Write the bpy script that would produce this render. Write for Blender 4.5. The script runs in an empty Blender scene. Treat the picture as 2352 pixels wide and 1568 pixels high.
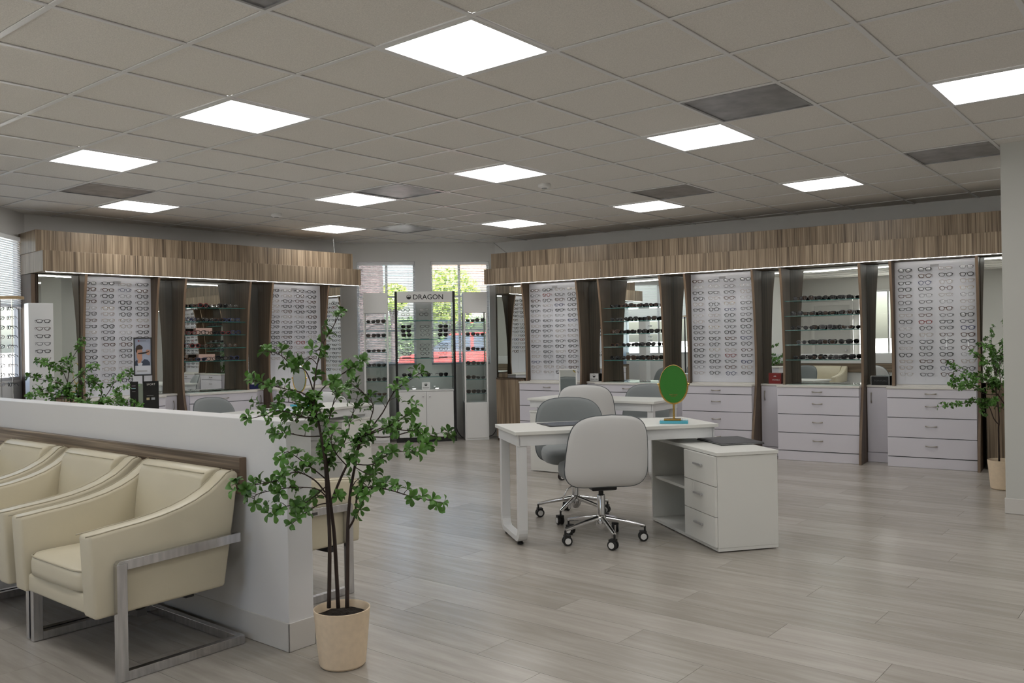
import bpy, bmesh, math, random
from mathutils import Vector, Matrix

# ---------------------------------------------------------------- camera, sky, sun, exposure
FPX, PITCH, ROLL, YAW = 1972.554, 0.000502, -0.016446, -0.683309
CELL = 0.6096
CAMZ = 1.33
CEIL = CAMZ + 1.40058
RI = (math.cos(YAW), math.sin(YAW)); RJ = (-math.sin(YAW), math.cos(YAW))
CAM = Vector((-(-0.622587*RI[0] + 4.068196*RI[1]), -(-0.622587*RJ[0] + 4.068196*RJ[1]), CAMZ))
right0 = Vector((RI[0], RJ[0], 0)); fwd0 = Vector((RI[1], RJ[1], 0)); zup = Vector((0, 0, 1))
FWD = fwd0*math.cos(PITCH) + zup*math.sin(PITCH)
up0 = zup*math.cos(PITCH) - fwd0*math.sin(PITCH)
RIGHT = right0*math.cos(ROLL) + up0*math.sin(ROLL)
UP = up0*math.cos(ROLL) - right0*math.sin(ROLL)
scene = bpy.context.scene
COL = scene.collection
cd = bpy.data.cameras.new('camera'); cam = bpy.data.objects.new('camera', cd); COL.objects.link(cam)
cd.sensor_fit = 'HORIZONTAL'; cd.sensor_width = 36; cd.lens = FPX/2352*36; cd.clip_start = 0.05; cd.clip_end = 1500
M4 = Matrix.Identity(4)
for k, c in enumerate((RIGHT, UP, -FWD)):
    for r in range(3): M4[r][k] = c[r]
for r in range(3): M4[r][3] = CAM[r]
cam.matrix_world = M4
scene.camera = cam
scene.view_settings.view_transform = 'Standard'
scene.view_settings.look = 'None'
scene.view_settings.gamma = 1
scene.view_settings.use_curve_mapping = False
scene.view_settings.exposure = 0.33
PANEL_LIGHT = 7.5
cy = scene.cycles
cy.max_bounces = 8; cy.diffuse_bounces = 4; cy.glossy_bounces = 5; cy.transmission_bounces = 4; cy.transparent_max_bounces = 16
cy.caustics_reflective = False; cy.caustics_refractive = False; cy.adaptive_threshold = 0.035
LED_LIGHT = 14.0
world = bpy.data.worlds.new('sky'); scene.world = world; world.use_nodes = True
wn = world.node_tree.nodes; wl = world.node_tree.links
sky = wn.new('ShaderNodeTexSky'); sky.sky_type = 'NISHITA'; sky.sun_disc = False; sky.sun_elevation = math.radians(45.3); sky.sun_rotation = math.radians(108.4)
sky.air_density = 1.0; sky.dust_density = 2.5; sky.ozone_density = 1.0
wl.new(sky.outputs[0], wn['Background'].inputs[0]); wn['Background'].inputs[1].default_value = 0.44
sd = bpy.data.lights.new('sun', 'SUN'); sd.energy = 42.0; sd.angle = 0.01; sd.color = (1, .96, .9)
so = bpy.data.objects.new('sun', sd); COL.objects.link(so); so.location = (10, 0, 20)
so.rotation_euler = Vector((0.75, -0.25, 0.8)).to_track_quat('Z', 'Y').to_euler()

random.seed(7)
PI = math.pi

# ---------------------------------------------------------------- helpers
def ray(u, v):
    X = (u-1176)/FPX; Z = (784-v)/FPX
    return RIGHT*X + UP*Z + FWD
def at(u, v, x=None, y=None, z=None, t=None):
    r = ray(u, v)
    if x is not None: t = (x-CAM.x)/r.x
    elif y is not None: t = (y-CAM.y)/r.y
    elif z is not None: t = (z-CAM.z)/r.z
    return CAM + r*t

class Frame:
    """wall frame: s along the wall, d out into the room; things in it use local x = s, local y = -d"""
    def __init__(f, o, e): f.o = Vector(o).to_2d(); f.e = Vector(e).to_2d().normalized(); f.n = Vector((f.e.y, -f.e.x)); f.a = math.atan2(f.e.y, f.e.x)
    def w(f, s, d, z=0): q = f.o + f.e*s + f.n*d; return Vector((q.x, q.y, z))
FR = Frame((-4.8, 6.526), (0.994953, 0.100346))
FL = Frame((-6.443, 0.95), (0.065952, 0.997823))
FC = Frame((-6.26, 4.955), (1.46, 1.571))

class MB:
    def __init__(m): m.v = []; m.f = []
    def add(m, vs, fs):
        o = len(m.v); m.v += [tuple(q) for q in vs]; m.f += [tuple(i+o for i in f) for f in fs]; return m
    def box(m, x0, x1, y0, y1, z0, z1):
        return m.add([(x0,y0,z0),(x1,y0,z0),(x1,y1,z0),(x0,y1,z0),(x0,y0,z1),(x1,y0,z1),(x1,y1,z1),(x0,y1,z1)],
            [(3,2,1,0),(4,5,6,7),(0,1,5,4),(1,2,6,5),(2,3,7,6),(3,0,4,7)])
    def obox(m, c, ax, ay, az):
        c = Vector(c); ax, ay, az = Vector(ax), Vector(ay), Vector(az)
        vs = [c+ax*a+ay*b+az*g for g in (-1,1) for a, b in ((-1,-1),(1,-1),(1,1),(-1,1))]
        return m.add(vs, [(3,2,1,0),(4,5,6,7),(0,1,5,4),(1,2,6,5),(2,3,7,6),(3,0,4,7)])
    def prism(m, poly, a, b, axis='x'):
        n = len(poly)
        def mk(p, t):
            return (t,p[0],p[1]) if axis == 'x' else ((p[0],t,p[1]) if axis == 'y' else (p[0],p[1],t))
        vs = [mk(p,a) for p in poly] + [mk(p,b) for p in poly]
        fs = [tuple(range(n)), tuple(range(2*n-1, n-1, -1))] + [(i, i+n, (i+1)%n+n, (i+1)%n) for i in range(n)]
        return m.add(vs, fs)
    def tube(m, pts, r, n=8, caps=True):
        pts = [Vector(p) for p in pts]; k = len(pts)
        rs = r if isinstance(r, (list, tuple)) else [r]*k
        vs = []; prev = None
        for i, p in enumerate(pts):
            t = (pts[min(i+1,k-1)] - pts[max(i-1,0)])
            t = t.normalized() if t.length > 1e-9 else Vector((0,0,1))
            a = prev - t*prev.dot(t) if prev is not None else t.orthogonal()
            if a.length < 1e-6: a = t.orthogonal()
            a.normalize(); prev = a; b = t.cross(a)
            for j in range(n):
                q = 2*PI*j/n; vs.append(p + (a*math.cos(q) + b*math.sin(q))*rs[i])
        fs = [(i*n+j, i*n+(j+1)%n, (i+1)*n+(j+1)%n, (i+1)*n+j) for i in range(k-1) for j in range(n)]
        if caps: fs += [tuple(range(n-1,-1,-1)), tuple(range((k-1)*n, k*n))]
        return m.add(vs, fs)
    def cyl(m, p0, p1, r, n=12): return m.tube([p0, p1], r, n)
    def lathe(m, prof, n=24, c=(0,0,0), sx=1, sy=1):
        vs = [(c[0]+r*math.cos(2*PI*j/n)*sx, c[1]+r*math.sin(2*PI*j/n)*sy, c[2]+z) for r, z in prof for j in range(n)]
        k = len(prof)
        fs = [(i*n+j, i*n+(j+1)%n, (i+1)*n+(j+1)%n, (i+1)*n+j) for i in range(k-1) for j in range(n)]
        fs += [tuple(range(n-1,-1,-1)), tuple(range((k-1)*n, k*n))]
        return m.add(vs, fs)
    def mesh(m, name, mat, smooth=False, bevel=0, seg=2, shade_angle=None):
        me = bpy.data.meshes.new(name); me.from_pydata(m.v, [], m.f)
        bm = bmesh.new(); bm.from_mesh(me)
        bmesh.ops.recalc_face_normals(bm, faces=bm.faces)
        if bevel:
            es = [e for e in bm.edges if len(e.link_faces) == 2 and e.calc_face_angle(0) > 0.6]
            bmesh.ops.bevel(bm, geom=es, offset=bevel, segments=seg, affect='EDGES', profile=0.5, clamp_overlap=True)
        if smooth:
            for f in bm.faces: f.smooth = True
            if shade_angle:
                for e in bm.edges:
                    if len(e.link_faces) == 2 and e.calc_face_angle(0) > shade_angle: e.smooth = False
        bm.to_mesh(me); bm.free()
        if mat: me.materials.append(mat)
        return me
    def build(m, name, mat, parent=None, label=None, **kw):
        return link(name, m.mesh(name, mat, **kw), parent, label)

def link(name, me, parent=None, label=None):
    o = bpy.data.objects.new(name, me); COL.objects.link(o)
    if parent is not None: o.parent = parent
    if label: o['label'] = label
    return o
def tag(o, label, cat, group=None, kind=None):
    o['label'] = label; o['category'] = cat
    if group: o['group'] = group
    if kind: o['kind'] = kind
    return o
def thing(name, label, cat, loc=(0,0,0), rz=0, group=None):
    o = bpy.data.objects.new(name, None); COL.objects.link(o); o.empty_display_size = 0.1
    o.location = loc; o.rotation_euler = (0,0,rz)
    return tag(o, label, cat, group)
def struct(o): o['kind'] = 'structure'; return o
def wthing(F, name, label, cat, s, d=0, z=0, group=None, rz=0): return thing(name, label, cat, F.w(s,d,z), F.a+rz, group)
def copy_tree(o, parent=None):
    c = o.copy(); COL.objects.link(c); c.parent = parent
    for ch in list(o.children): copy_tree(ch, c)
    return c

# ---------------------------------------------------------------- materials
MATS = {}
def pmat(name, col, rough=0.5, metal=0.0, spec=0.5, coat=0.0, emit=None, es=0.0, noise=None, bump=None, sheen=0):
    m = bpy.data.materials.new(name); m.use_nodes = True; nt = m.node_tree; b = nt.nodes['Principled BSDF']
    b.inputs['Base Color'].default_value = (*col, 1); b.inputs['Roughness'].default_value = rough
    b.inputs['Metallic'].default_value = metal; b.inputs['Specular IOR Level'].default_value = spec
    b.inputs['Coat Weight'].default_value = coat; b.inputs['Coat Roughness'].default_value = 0.08
    if sheen: b.inputs['Sheen Weight'].default_value = sheen
    if emit: b.inputs['Emission Color'].default_value = (*emit, 1); b.inputs['Emission Strength'].default_value = es
    if noise or bump:
        tc = nt.nodes.new('ShaderNodeTexCoord')
    if noise:
        sc, amt, vec = noise
        mp = nt.nodes.new('ShaderNodeMapping'); mp.inputs['Scale'].default_value = vec
        nt.links.new(tc.outputs['Object'], mp.inputs[0])
        n = nt.nodes.new('ShaderNodeTexNoise'); n.inputs['Scale'].default_value = sc; n.inputs['Detail'].default_value = 4
        nt.links.new(mp.outputs[0], n.inputs['Vector'])
        r = nt.nodes.new('ShaderNodeValToRGB')
        r.color_ramp.elements[0].position = 0.3; r.color_ramp.elements[1].position = 0.7
        r.color_ramp.elements[0].color = (*[c*(1-amt) for c in col], 1); r.color_ramp.elements[1].color = (*[min(1, c*(1+amt)) for c in col], 1)
        nt.links.new(n.outputs['Fac'], r.inputs[0]); nt.links.new(r.outputs[0], b.inputs['Base Color'])
    if bump:
        sc, st, dist = bump
        n = nt.nodes.new('ShaderNodeTexNoise'); n.inputs['Scale'].default_value = sc; n.inputs['Detail'].default_value = 5
        nt.links.new(tc.outputs['Object'], n.inputs['Vector'])
        bp = nt.nodes.new('ShaderNodeBump'); bp.inputs['Strength'].default_value = st; bp.inputs['Distance'].default_value = dist
        nt.links.new(n.outputs['Fac'], bp.inputs['Height']); nt.links.new(bp.outputs[0], b.inputs['Normal'])
    MATS[name] = m; return m

def wood(name, axis, dark, mid, light, rough=0.35, fine=55.0):
    """streaky laminate, grain running along axis"""
    m = bpy.data.materials.new(name); m.use_nodes = True; nt = m.node_tree; b = nt.nodes['Principled BSDF']
    tc = nt.nodes.new('ShaderNodeTexCoord')
    def streak(scale, stretch, detail, rough_):
        mp = nt.nodes.new('ShaderNodeMapping'); v = [1,1,1]; v[axis] = stretch; mp.inputs['Scale'].default_value = v
        nt.links.new(tc.outputs['Object'], mp.inputs[0])
        n = nt.nodes.new('ShaderNodeTexNoise'); n.inputs['Scale'].default_value = scale; n.inputs['Detail'].default_value = detail
        n.inputs['Roughness'].default_value = rough_; nt.links.new(mp.outputs[0], n.inputs['Vector']); return n
    n1 = streak(fine, 0.012, 3, 0.6); n2 = streak(fine*0.18, 0.03, 2, 0.5)
    mx = nt.nodes.new('ShaderNodeMath'); mx.operation = 'MULTIPLY_ADD'; mx.inputs[1].default_value = 0.3
    mm = nt.nodes.new('ShaderNodeMath'); mm.operation = 'MULTIPLY'; mm.inputs[1].default_value = 0.7
    nt.links.new(n1.outputs['Fac'], mm.inputs[0]); nt.links.new(n2.outputs['Fac'], mx.inputs[0]); nt.links.new(mm.outputs[0], mx.inputs[2])
    r = nt.nodes.new('ShaderNodeValToRGB'); e = r.color_ramp.elements
    e[0].position = 0.36; e[0].color = (*dark, 1); e[1].position = 0.66; e[1].color = (*light, 1)
    k = e.new(0.5); k.color = (*mid, 1)
    nt.links.new(mx.outputs[0], r.inputs[0]); nt.links.new(r.outputs[0], b.inputs['Base Color'])
    b.inputs['Roughness'].default_value = rough; b.inputs['Specular IOR Level'].default_value = 0.4
    MATS[name] = m; return m

def glassmat(name, tint, fac, rough=0.0):
    """thin clear sheet: mostly see-through with a mirror-like film"""
    m = bpy.data.materials.new(name); m.use_nodes = True; nt = m.node_tree
    for n in list(nt.nodes):
        if n.type != 'OUTPUT_MATERIAL': nt.nodes.remove(n)
    out = [n for n in nt.nodes if n.type == 'OUTPUT_MATERIAL'][0]
    t = nt.nodes.new('ShaderNodeBsdfTransparent'); t.inputs[0].default_value = (*tint, 1)
    g = nt.nodes.new('ShaderNodeBsdfGlossy'); g.inputs['Roughness'].default_value = rough
    fr = nt.nodes.new('ShaderNodeFresnel'); fr.inputs[0].default_value = 1.45
    ad = nt.nodes.new('ShaderNodeMath'); ad.operation = 'ADD'; ad.inputs[1].default_value = fac; ad.use_clamp = True
    nt.links.new(fr.outputs[0], ad.inputs[0])
    ge = nt.nodes.new('ShaderNodeNewGeometry'); iv = nt.nodes.new('ShaderNodeMath'); iv.operation = 'SUBTRACT'; iv.inputs[0].default_value = 1.0
    nt.links.new(ge.outputs['Backfacing'], iv.inputs[1])
    mu = nt.nodes.new('ShaderNodeMath'); mu.operation = 'MULTIPLY'; nt.links.new(ad.outputs[0], mu.inputs[0]); nt.links.new(iv.outputs[0], mu.inputs[1])
    mx = nt.nodes.new('ShaderNodeMixShader'); nt.links.new(mu.outputs[0], mx.inputs[0])
    nt.links.new(t.outputs[0], mx.inputs[1]); nt.links.new(g.outputs[0], mx.inputs[2]); nt.links.new(mx.outputs[0], out.inputs[0])
    MATS[name] = m; return m

M_wall = pmat('wall_paint', (.74,.735,.72), .6, bump=(180,.05,.002))
M_half = pmat('half_wall_paint', (.74,.74,.75), .55, bump=(180,.05,.002))
M_base = pmat('baseboard_vinyl', (.66,.64,.61), .4)
M_tile = pmat('ceiling_tile', (.80,.775,.735), .9, spec=.1, noise=(170,.10,(1,1,1)), bump=(170,.25,.004))
M_rail = pmat('ceiling_rail', (.78,.78,.78), .35)
M_diff = pmat('light_diffuser', (1,1,1), .5, emit=(1,.985,.96), es=PANEL_LIGHT)
M_vent = pmat('vent_metal', (.33,.33,.335), .35, metal=.3, noise=(9,.25,(1,1,1)))
M_plast = pmat('white_plastic', (.75,.75,.74), .4)
M_white = pmat('white_laminate', (.70,.68,.74), .38)
M_edge = pmat('white_edge_band', (.72,.70,.66), .45)
M_board = pmat('display_board', (.70,.71,.76), .22, coat=.25)
M_desk = pmat('desk_white', (.78,.78,.745), .35)
M_deskm = pmat('desk_metal_white', (.74,.75,.76), .35)
M_dark = pmat('dark_backing_gap_shade', (.05,.05,.055), .6)  # dark backing and plinth, also the shade coloured into drawer gaps
M_black = pmat('black_gloss', (.012,.012,.013), .25)
M_blackm = pmat('black_matte', (.02,.02,.022), .5)
M_rubber = pmat('black_rubber', (.015,.015,.015), .6)
M_chrome = pmat('chrome', (.72,.72,.73), .09, metal=1)
M_steel = pmat('brushed_steel', (.62,.62,.64), .22, metal=1, noise=(60,.15,(1,1,.1)))
M_handle = pmat('handle_nickel', (.38,.35,.30), .3, metal=1)
M_gold = pmat('brass', (.62,.42,.14), .22, metal=1)
M_green = pmat('green_leatherette', (.035,.22,.022), .45, noise=(220,.06,(1,1,1)))
M_aqua = pmat('aqua_base', (.10,.48,.62), .2, coat=.4)
M_mirror = pmat('mirror', (.80,.84,.82), .0, metal=1)
M_cream = pmat('cream_leather', (.66,.60,.455), .36, bump=(90,.06,.003), noise=(3,.03,(1,1,1)))
M_pipe = pmat('cream_piping', (.47,.42,.31), .5)
M_grey = pmat('grey_fabric', (.235,.255,.26), .85, sheen=.3, bump=(600,.1,.001))
M_shell = pmat('white_leatherette', (.70,.70,.70), .45, bump=(14,.10,.006))
M_seam = pmat('dark_grey_piping', (.10,.115,.125), .7)
M_wood = wood('walnut_laminate_vertical', 2, (.105,.074,.048), (.265,.198,.132), (.46,.36,.25), fine=110)
M_wood2 = wood('walnut_fin', 2, (.058,.038,.024), (.096,.066,.041), (.145,.102,.066), rough=.5, fine=60)
M_woodh = wood('walnut_laminate_horizontal', 0, (.075,.054,.038), (.19,.142,.102), (.50,.40,.29), fine=60)
M_woodedge = pmat('wood_edge_band', (.19,.130,.085), .45, noise=(20,.12,(1,1,.1)))
M_glass = glassmat('clear_glass', (.985,.995,.992), .02)
M_winglass = glassmat('window_glass', (.97,.985,.99), .0)
M_shelfedge = pmat('green_glass_edge', (.018,.15,.14), .12, spec=.8)
M_shelf = glassmat('shelf_glass', (.92,.98,.965), .04)
M_blind = pmat('blind_slat', (.80,.80,.80), .5)
_n = M_blind.node_tree; _t = _n.nodes.new('ShaderNodeBsdfTranslucent'); _t.inputs[0].default_value = (.8,.8,.8,1); _m = _n.nodes.new('ShaderNodeMixShader'); _m.inputs[0].default_value = .5
_n.links.new(_n.nodes['Principled BSDF'].outputs[0], _m.inputs[1]); _n.links.new(_t.outputs[0], _m.inputs[2]); _n.links.new(_m.outputs[0], [q for q in _n.nodes if q.type == 'OUTPUT_MATERIAL'][0].inputs[0])
M_frame = pmat('window_frame', (.55,.55,.56), .4)
M_led = pmat('led_strip', (1,1,1), .5, emit=(1,.98,.95), es=LED_LIGHT)
M_pot = pmat('sand_ceramic', (.80,.645,.465), .6, noise=(40,.05,(1,1,1)))
M_soil = pmat('soil', (.022,.015,.010), .95, bump=(120,1,.02))
M_stem = pmat('bark', (.042,.026,.020), .8, noise=(60,.3,(1,1,.3)))
M_leaf = pmat('leaf', (.080,.205,.030), .4, noise=(7,.35,(1,1,1)))
M_leaf2 = pmat('leaf_dark', (.045,.125,.024), .4, noise=(7,.35,(1,1,1)))
M_red = pmat('red_card', (.22,.012,.012), .4)
M_ink = pmat('black_ink', (.012,.012,.012), .5)
M_inkw = pmat('white_ink', (.60,.58,.55), .5)
M_screen = pmat('glossy_pad', (.10,.11,.17), .12, coat=.4)
M_folder = pmat('folder_black', (.035,.035,.04), .35, noise=(25,.35,(1,8,1)))

# frame plastics
FC_COL = {'black': (.010,.010,.011), 'tortoise': (.075,.030,.014), 'grey': (.13,.13,.14), 'pale': (.44,.40,.38), 'gold': (.42,.30,.16), 'red': (.22,.03,.03), 'blue': (.03,.04,.12)}
M_fr = {k: pmat('frame_'+k, c, .22, metal=(1 if k == 'gold' else 0), spec=.7) for k, c in FC_COL.items()}
M_lens = glassmat('clear_lens', (.97,.975,.98), .10)
M_sunlens = {'black': pmat('dark_lens', (.006,.006,.007), .12, spec=.5), 'brown': pmat('brown_lens', (.030,.015,.008), .12, spec=.5), 'grey': pmat('grey_lens', (.035,.035,.038), .12, spec=.5)}

# floor plank: per-plank tone plus grain along its length
mfl = bpy.data.materials.new('vinyl_plank'); mfl.use_nodes = True; nt = mfl.node_tree; b = nt.nodes['Principled BSDF']
tc = nt.nodes.new('ShaderNodeTexCoord'); oi = nt.nodes.new('ShaderNodeObjectInfo')
mp = nt.nodes.new('ShaderNodeMapping'); mp.inputs['Scale'].default_value = (.9, 9, 1)
cb = nt.nodes.new('ShaderNodeVectorMath'); cb.operation = 'ADD'
sc_ = nt.nodes.new('ShaderNodeVectorMath'); sc_.operation = 'SCALE'; sc_.inputs['Scale'].default_value = 37.0
cx = nt.nodes.new('ShaderNodeCombineXYZ'); nt.links.new(oi.outputs['Random'], cx.inputs[0]); nt.links.new(oi.outputs['Random'], cx.inputs[1])
nt.links.new(cx.outputs[0], sc_.inputs[0]); nt.links.new(tc.outputs['Object'], mp.inputs[0])
nt.links.new(mp.outputs[0], cb.inputs[0]); nt.links.new(sc_.outputs[0], cb.inputs[1])
n1 = nt.nodes.new('ShaderNodeTexNoise'); n1.inputs['Scale'].default_value = 2.2; n1.inputs['Detail'].default_value = 6; n1.inputs['Roughness'].default_value = .62
nt.links.new(cb.outputs[0], n1.inputs['Vector'])
rp = nt.nodes.new('ShaderNodeValToRGB'); e = rp.color_ramp.elements
e[0].position = .30; e[0].color = (.36,.33,.290,1); e[1].position = .72; e[1].color = (.49,.455,.412,1)
ad = nt.nodes.new('ShaderNodeMath'); ad.operation = 'MULTIPLY_ADD'; ad.inputs[1].default_value = .30; 
sb = nt.nodes.new('ShaderNodeMath'); sb.operation = 'SUBTRACT'; sb.inputs[1].default_value = .15
nt.links.new(oi.outputs['Random'], ad.inputs[0]); nt.links.new(n1.outputs['Fac'], sb.inputs[0]); nt.links.new(sb.outputs[0], ad.inputs[2])
nt.links.new(ad.outputs[0], rp.inputs[0]); nt.links.new(rp.outputs[0], b.inputs['Base Color'])
b.inputs['Roughness'].default_value = .27; b.inputs['Specular IOR Level'].default_value = .5
M_plank = mfl

# ---------------------------------------------------------------- the room shell
PTS = {'a': FL.o.copy(), 'b': Vector((-6.26,4.955)), 'c': FR.o.copy()}
RE = FR.w(10.4,0); PTS['d'] = Vector((RE.x, RE.y))
PTS['e'] = Vector((RE.x,-4.8)); PTS['f'] = Vector((-4.75,-4.8)); PTS['g'] = Vector((-4.75,-.743))
POLY = [PTS[k] for k in 'abcdefg']
def inside(x, y, grow=0.0):
    # convex enough: test with ray casting on polygon
    c = False; n = len(POLY)
    for i in range(n):
        p, q = POLY[i], POLY[(i+1)%n]
        if (p.y > y) != (q.y > y) and x < (q.x-p.x)*(y-p.y)/(q.y-p.y)+p.x: c = not c
    return c
def seen(x, y, z, mrg=60):
    d = Vector((x,y,z))-CAM; yc = d.dot(FWD)
    if yc < .1: return False
    u = 1176+FPX*d.dot(RIGHT)/yc; v = 784-FPX*d.dot(UP)/yc
    return -mrg < u < 2352+mrg and -mrg < v < 1568+mrg

def wall(name, p, q, holes=(), thick=.16, mat=M_wall, height=CEIL+.12):
    """p to q with the room on the right-hand side; holes are (s0, s1, z0, z1)"""
    p, q = Vector(p).to_2d(), Vector(q).to_2d(); e = (q-p); Lw = e.length; a = math.atan2(e.y, e.x)
    m = MB(); cuts = sorted(set([0, Lw] + [h[0] for h in holes] + [h[1] for h in holes]))
    for s0, s1 in zip(cuts, cuts[1:]):
        hs = [h for h in holes if h[0] <= s0+1e-6 and h[1] >= s1-1e-6]
        if not hs: m.box(s0, s1, 0, thick, -.02, height)
        else:
            m.box(s0, s1, 0, thick, -.02, hs[0][2]); m.box(s0, s1, 0, thick, hs[0][3], height)
    o = m.build(name, mat); o.location = (p.x, p.y, 0); o.rotation_euler = (0,0,a); return struct(o)

# left wall a->b : local y is outwards (room on the right)
wall('wall_left', PTS['a'], PTS['b'])
CW = [(.215,1.02,1.03,2.475),(1.235,2.06,1.03,2.475)]
wall('wall_corner', PTS['b'], PTS['c'], CW)
wall('wall_right', PTS['c'], PTS['d'])
wall('wall_east', PTS['d'], PTS['e'])
BW = [(RE.x-1.5, RE.x-.3, .9, 2.4), (RE.x+2.2, RE.x+3.4, .9, 2.4)]
wall('wall_back', PTS['e'], PTS['f'], BW)
wall('wall_side', PTS['f'], PTS['g'])
LWIN = [(.45, 2.29, 1.03, 2.475)]
wall('wall_window', PTS['g'], PTS['a'], LWIN, thick=.07)

def window(name, p, q, hole, mull=(), trans=(), tilt=.42, slat=True, pitch=.0225, z_from=None, dy=0.0):
    p, q = Vector(p).to_2d(), Vector(q).to_2d(); e = q-p; a = math.atan2(e.y, e.x)
    s0, s1, z0, z1 = hole
    m = MB(); w = .03; fa, fb = (.07, .13) if dy == 0 else (.015, .055)
    m.box(s0, s1, fa, fb, z0, z0+w); m.box(s0, s1, fa, fb, z1-w, z1)
    m.box(s0, s0+w, fa, fb, z0+w, z1-w); m.box(s1-w, s1, fa, fb, z0+w, z1-w)
    for x in mull: m.box(x-.018, x+.018, fa+.01, fb-.005, z0+w, z1-w)
    for z in trans: m.box(s0+w, s1-w, fa+.015, fb-.01, z-.014, z+.014)
    o = m.build(name, M_frame); o.location = (p.x, p.y, 0); o.rotation_euler = (0,0,a); struct(o)
    xs = [s0+w] + list(mull) + [s1-w]
    for x0, x1 in zip(xs, xs[1:]):
        MB().box(x0, x1, fa+.025, fa+.029, z0+w, z1-w).build('pane', M_winglass, o)
    MB().box(s0, s1, -.012, .07, z0-.02, z0).build('window_sill', M_wall, o)
    if slat:
        MB().box(s0+.006, s1-.006, .012+dy, .05+dy, z1-.045, z1-.004).build('blind_headrail', M_blind, o, bevel=.004)
        m = MB(); z = (z_from or z0+.02)
        while z < z1-.05:
            c, s_ = math.cos(tilt)*.0125, math.sin(tilt)*.0125
            m.obox(((s0+s1)/2, .031+dy, z), ((s1-s0)/2-.008,0,0), (0,c,s_), (0,-.0006*math.sin(tilt),.0006))
            z += pitch
        b_ = m.build('blind_slats', M_blind, o); b_['kind'] = 'stuff'
        m = MB(); n = 3
        for k in range(n):
            x = s0+(s1-s0)*(.12+.76*k/(n-1)); m.box(x-.0015, x+.0015, .0185+dy, .0195+dy, (z_from or z0), z1-.02)
        m.build('blind_cord', M_blind, o)
    return o
window('window_1', PTS['b'], PTS['c'], CW[0], mull=(.62,), trans=(1.99,1.51))
window('window_2', PTS['b'], PTS['c'], CW[1], mull=(1.64,), trans=(1.99,1.51))
window('window_3', PTS['e'], PTS['f'], BW[0], mull=(RE.x-.9,), slat=False)
window('window_5', PTS['e'], PTS['f'], BW[1], mull=(RE.x+2.8,), slat=False)
window('window_4', PTS['g'], PTS['a'], LWIN[0], mull=(1.33,), trans=(1.77,), tilt=.85, z_from=1.76, dy=-.045)

# floor: sub-floor slab plus planks
m = MB(); m.prism([(q.x, q.y) for q in POLY], -.05, -.004, 'z')
floor = struct(m.build('floor', pmat('subfloor', (.12,.11,.10), .8)))
PLW, PLL = .232, 1.52
pl_me = MB().box(.0008, PLL-.0008, .0008, PLW-.0008, -.0035, 0).mesh('plank', M_plank)
rest = MB(); cnt = 0
row = 0; y = -4.9
planks = []
while y < 8:
    off = (row*0.53) % PLL + random.uniform(-.1,.1)
    x = -6.6-off
    while x < 5.8:
        cx_, cy_ = x+PLL/2, y+PLW/2
        ok = any(inside(px_, py_) for px_ in (x+.02, cx_, x+PLL-.02) for py_ in (y+.02, y+PLW-.02))
        if ok: planks.append((x, y))
        x += PLL
    y += PLW; row += 1
vis = [p for p in planks if any(seen(p[0]+a*PLL, p[1]+.1, 0) for a in (0,.5,1))]
vis.sort(key=lambda p: (Vector((p[0]+.76, p[1]+.1, 0))-CAM).length)
sep = set(vis[:300])
for p in planks:
    if p in sep:
        o = link('plank', pl_me, floor); o.location = (p[0], p[1], 0)
    else: rest.box(p[0]+.0008, p[0]+PLL-.0008, p[1]+.0008, p[1]+PLW-.0008, -.0035, 0)
o = rest.build('plank_field', M_plank, floor); o['kind'] = 'stuff'

# ceiling: grid rails, tiles, lights, vents
LIGHTS = [(0,0),(-3,0),(-6,0),(-9,2),(-3,4),(-6,4),(-9,6),(-6,8),(-3,8),(0,4),(0,8),(3,4),(3,0),(3,8),(6,0),(6,4),(6,8),(0,-4),(3,-4),(-3,-4),(-6,-4),(6,-4)]
VENTS = [(1,3),(-8,1),(-5,4),(-8,7),(-2,7),(2,7),(0,-2)]
m = MB(); m.prism([(q.x, q.y) for q in POLY], CEIL+.06, CEIL+.12, 'z')
ceiling = struct(m.build('ceiling', pmat('plenum', (.3,.3,.3), .9)))
g = MB(); W2 = .012
for k in range(-11, 11):
    g.box(k*CELL-W2, k*CELL+W2, -4.8, 7.7, CEIL-.001, CEIL+.004)
for k in range(-8, 13):
    y = k*CELL; g.box(-6.6, 5.7, y-W2, y+W2, CEIL-.0008, CEIL+.0042)
g.build('grid_rail', M_rail, ceiling)
ti = W2-.001
tile_me = MB().box(ti, CELL-ti, ti, CELL-ti, CEIL+.006, CEIL+.022).mesh('tile', M_tile)
restt = MB(); tiles = []
for i in range(-12, 10):
    for j in range(-9, 13):
        if (i,j) in LIGHTS or (i,j) in VENTS: continue
        x, y = i*CELL, j*CELL
        if not any(inside(x+a*CELL, y+b_*CELL) for a in (.02,.5,.98) for b_ in (.02,.5,.98)): continue
        tiles.append((i,j))
vt = [t for t in tiles if any(seen((t[0]+a)*CELL, (t[1]+b_)*CELL, CEIL, 5) for a in (0,.5,1) for b_ in (0,.5,1))]
vt.sort(key=lambda t: (Vector(((t[0]+.5)*CELL, (t[1]+.5)*CELL, CEIL))-CAM).length)
sept = set(vt[:300])
for t in tiles:
    if t in sept:
        o = link('tile', tile_me, ceiling); o.location = (t[0]*CELL, t[1]*CELL, 0)
    else: restt.box(t[0]*CELL+ti, t[0]*CELL+CELL-ti, t[1]*CELL+ti, t[1]*CELL+CELL-ti, CEIL+.006, CEIL+.022)
o = restt.build('tile_field', M_tile, ceiling); o['kind'] = 'stuff'
fr_m = MB(); a0, a1 = .013, .030
fr_m.box(a0, CELL-a0, a0, a1, CEIL-.002, CEIL+.02); fr_m.box(a0, CELL-a0, CELL-a1, CELL-a0, CEIL-.002, CEIL+.02)
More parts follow.
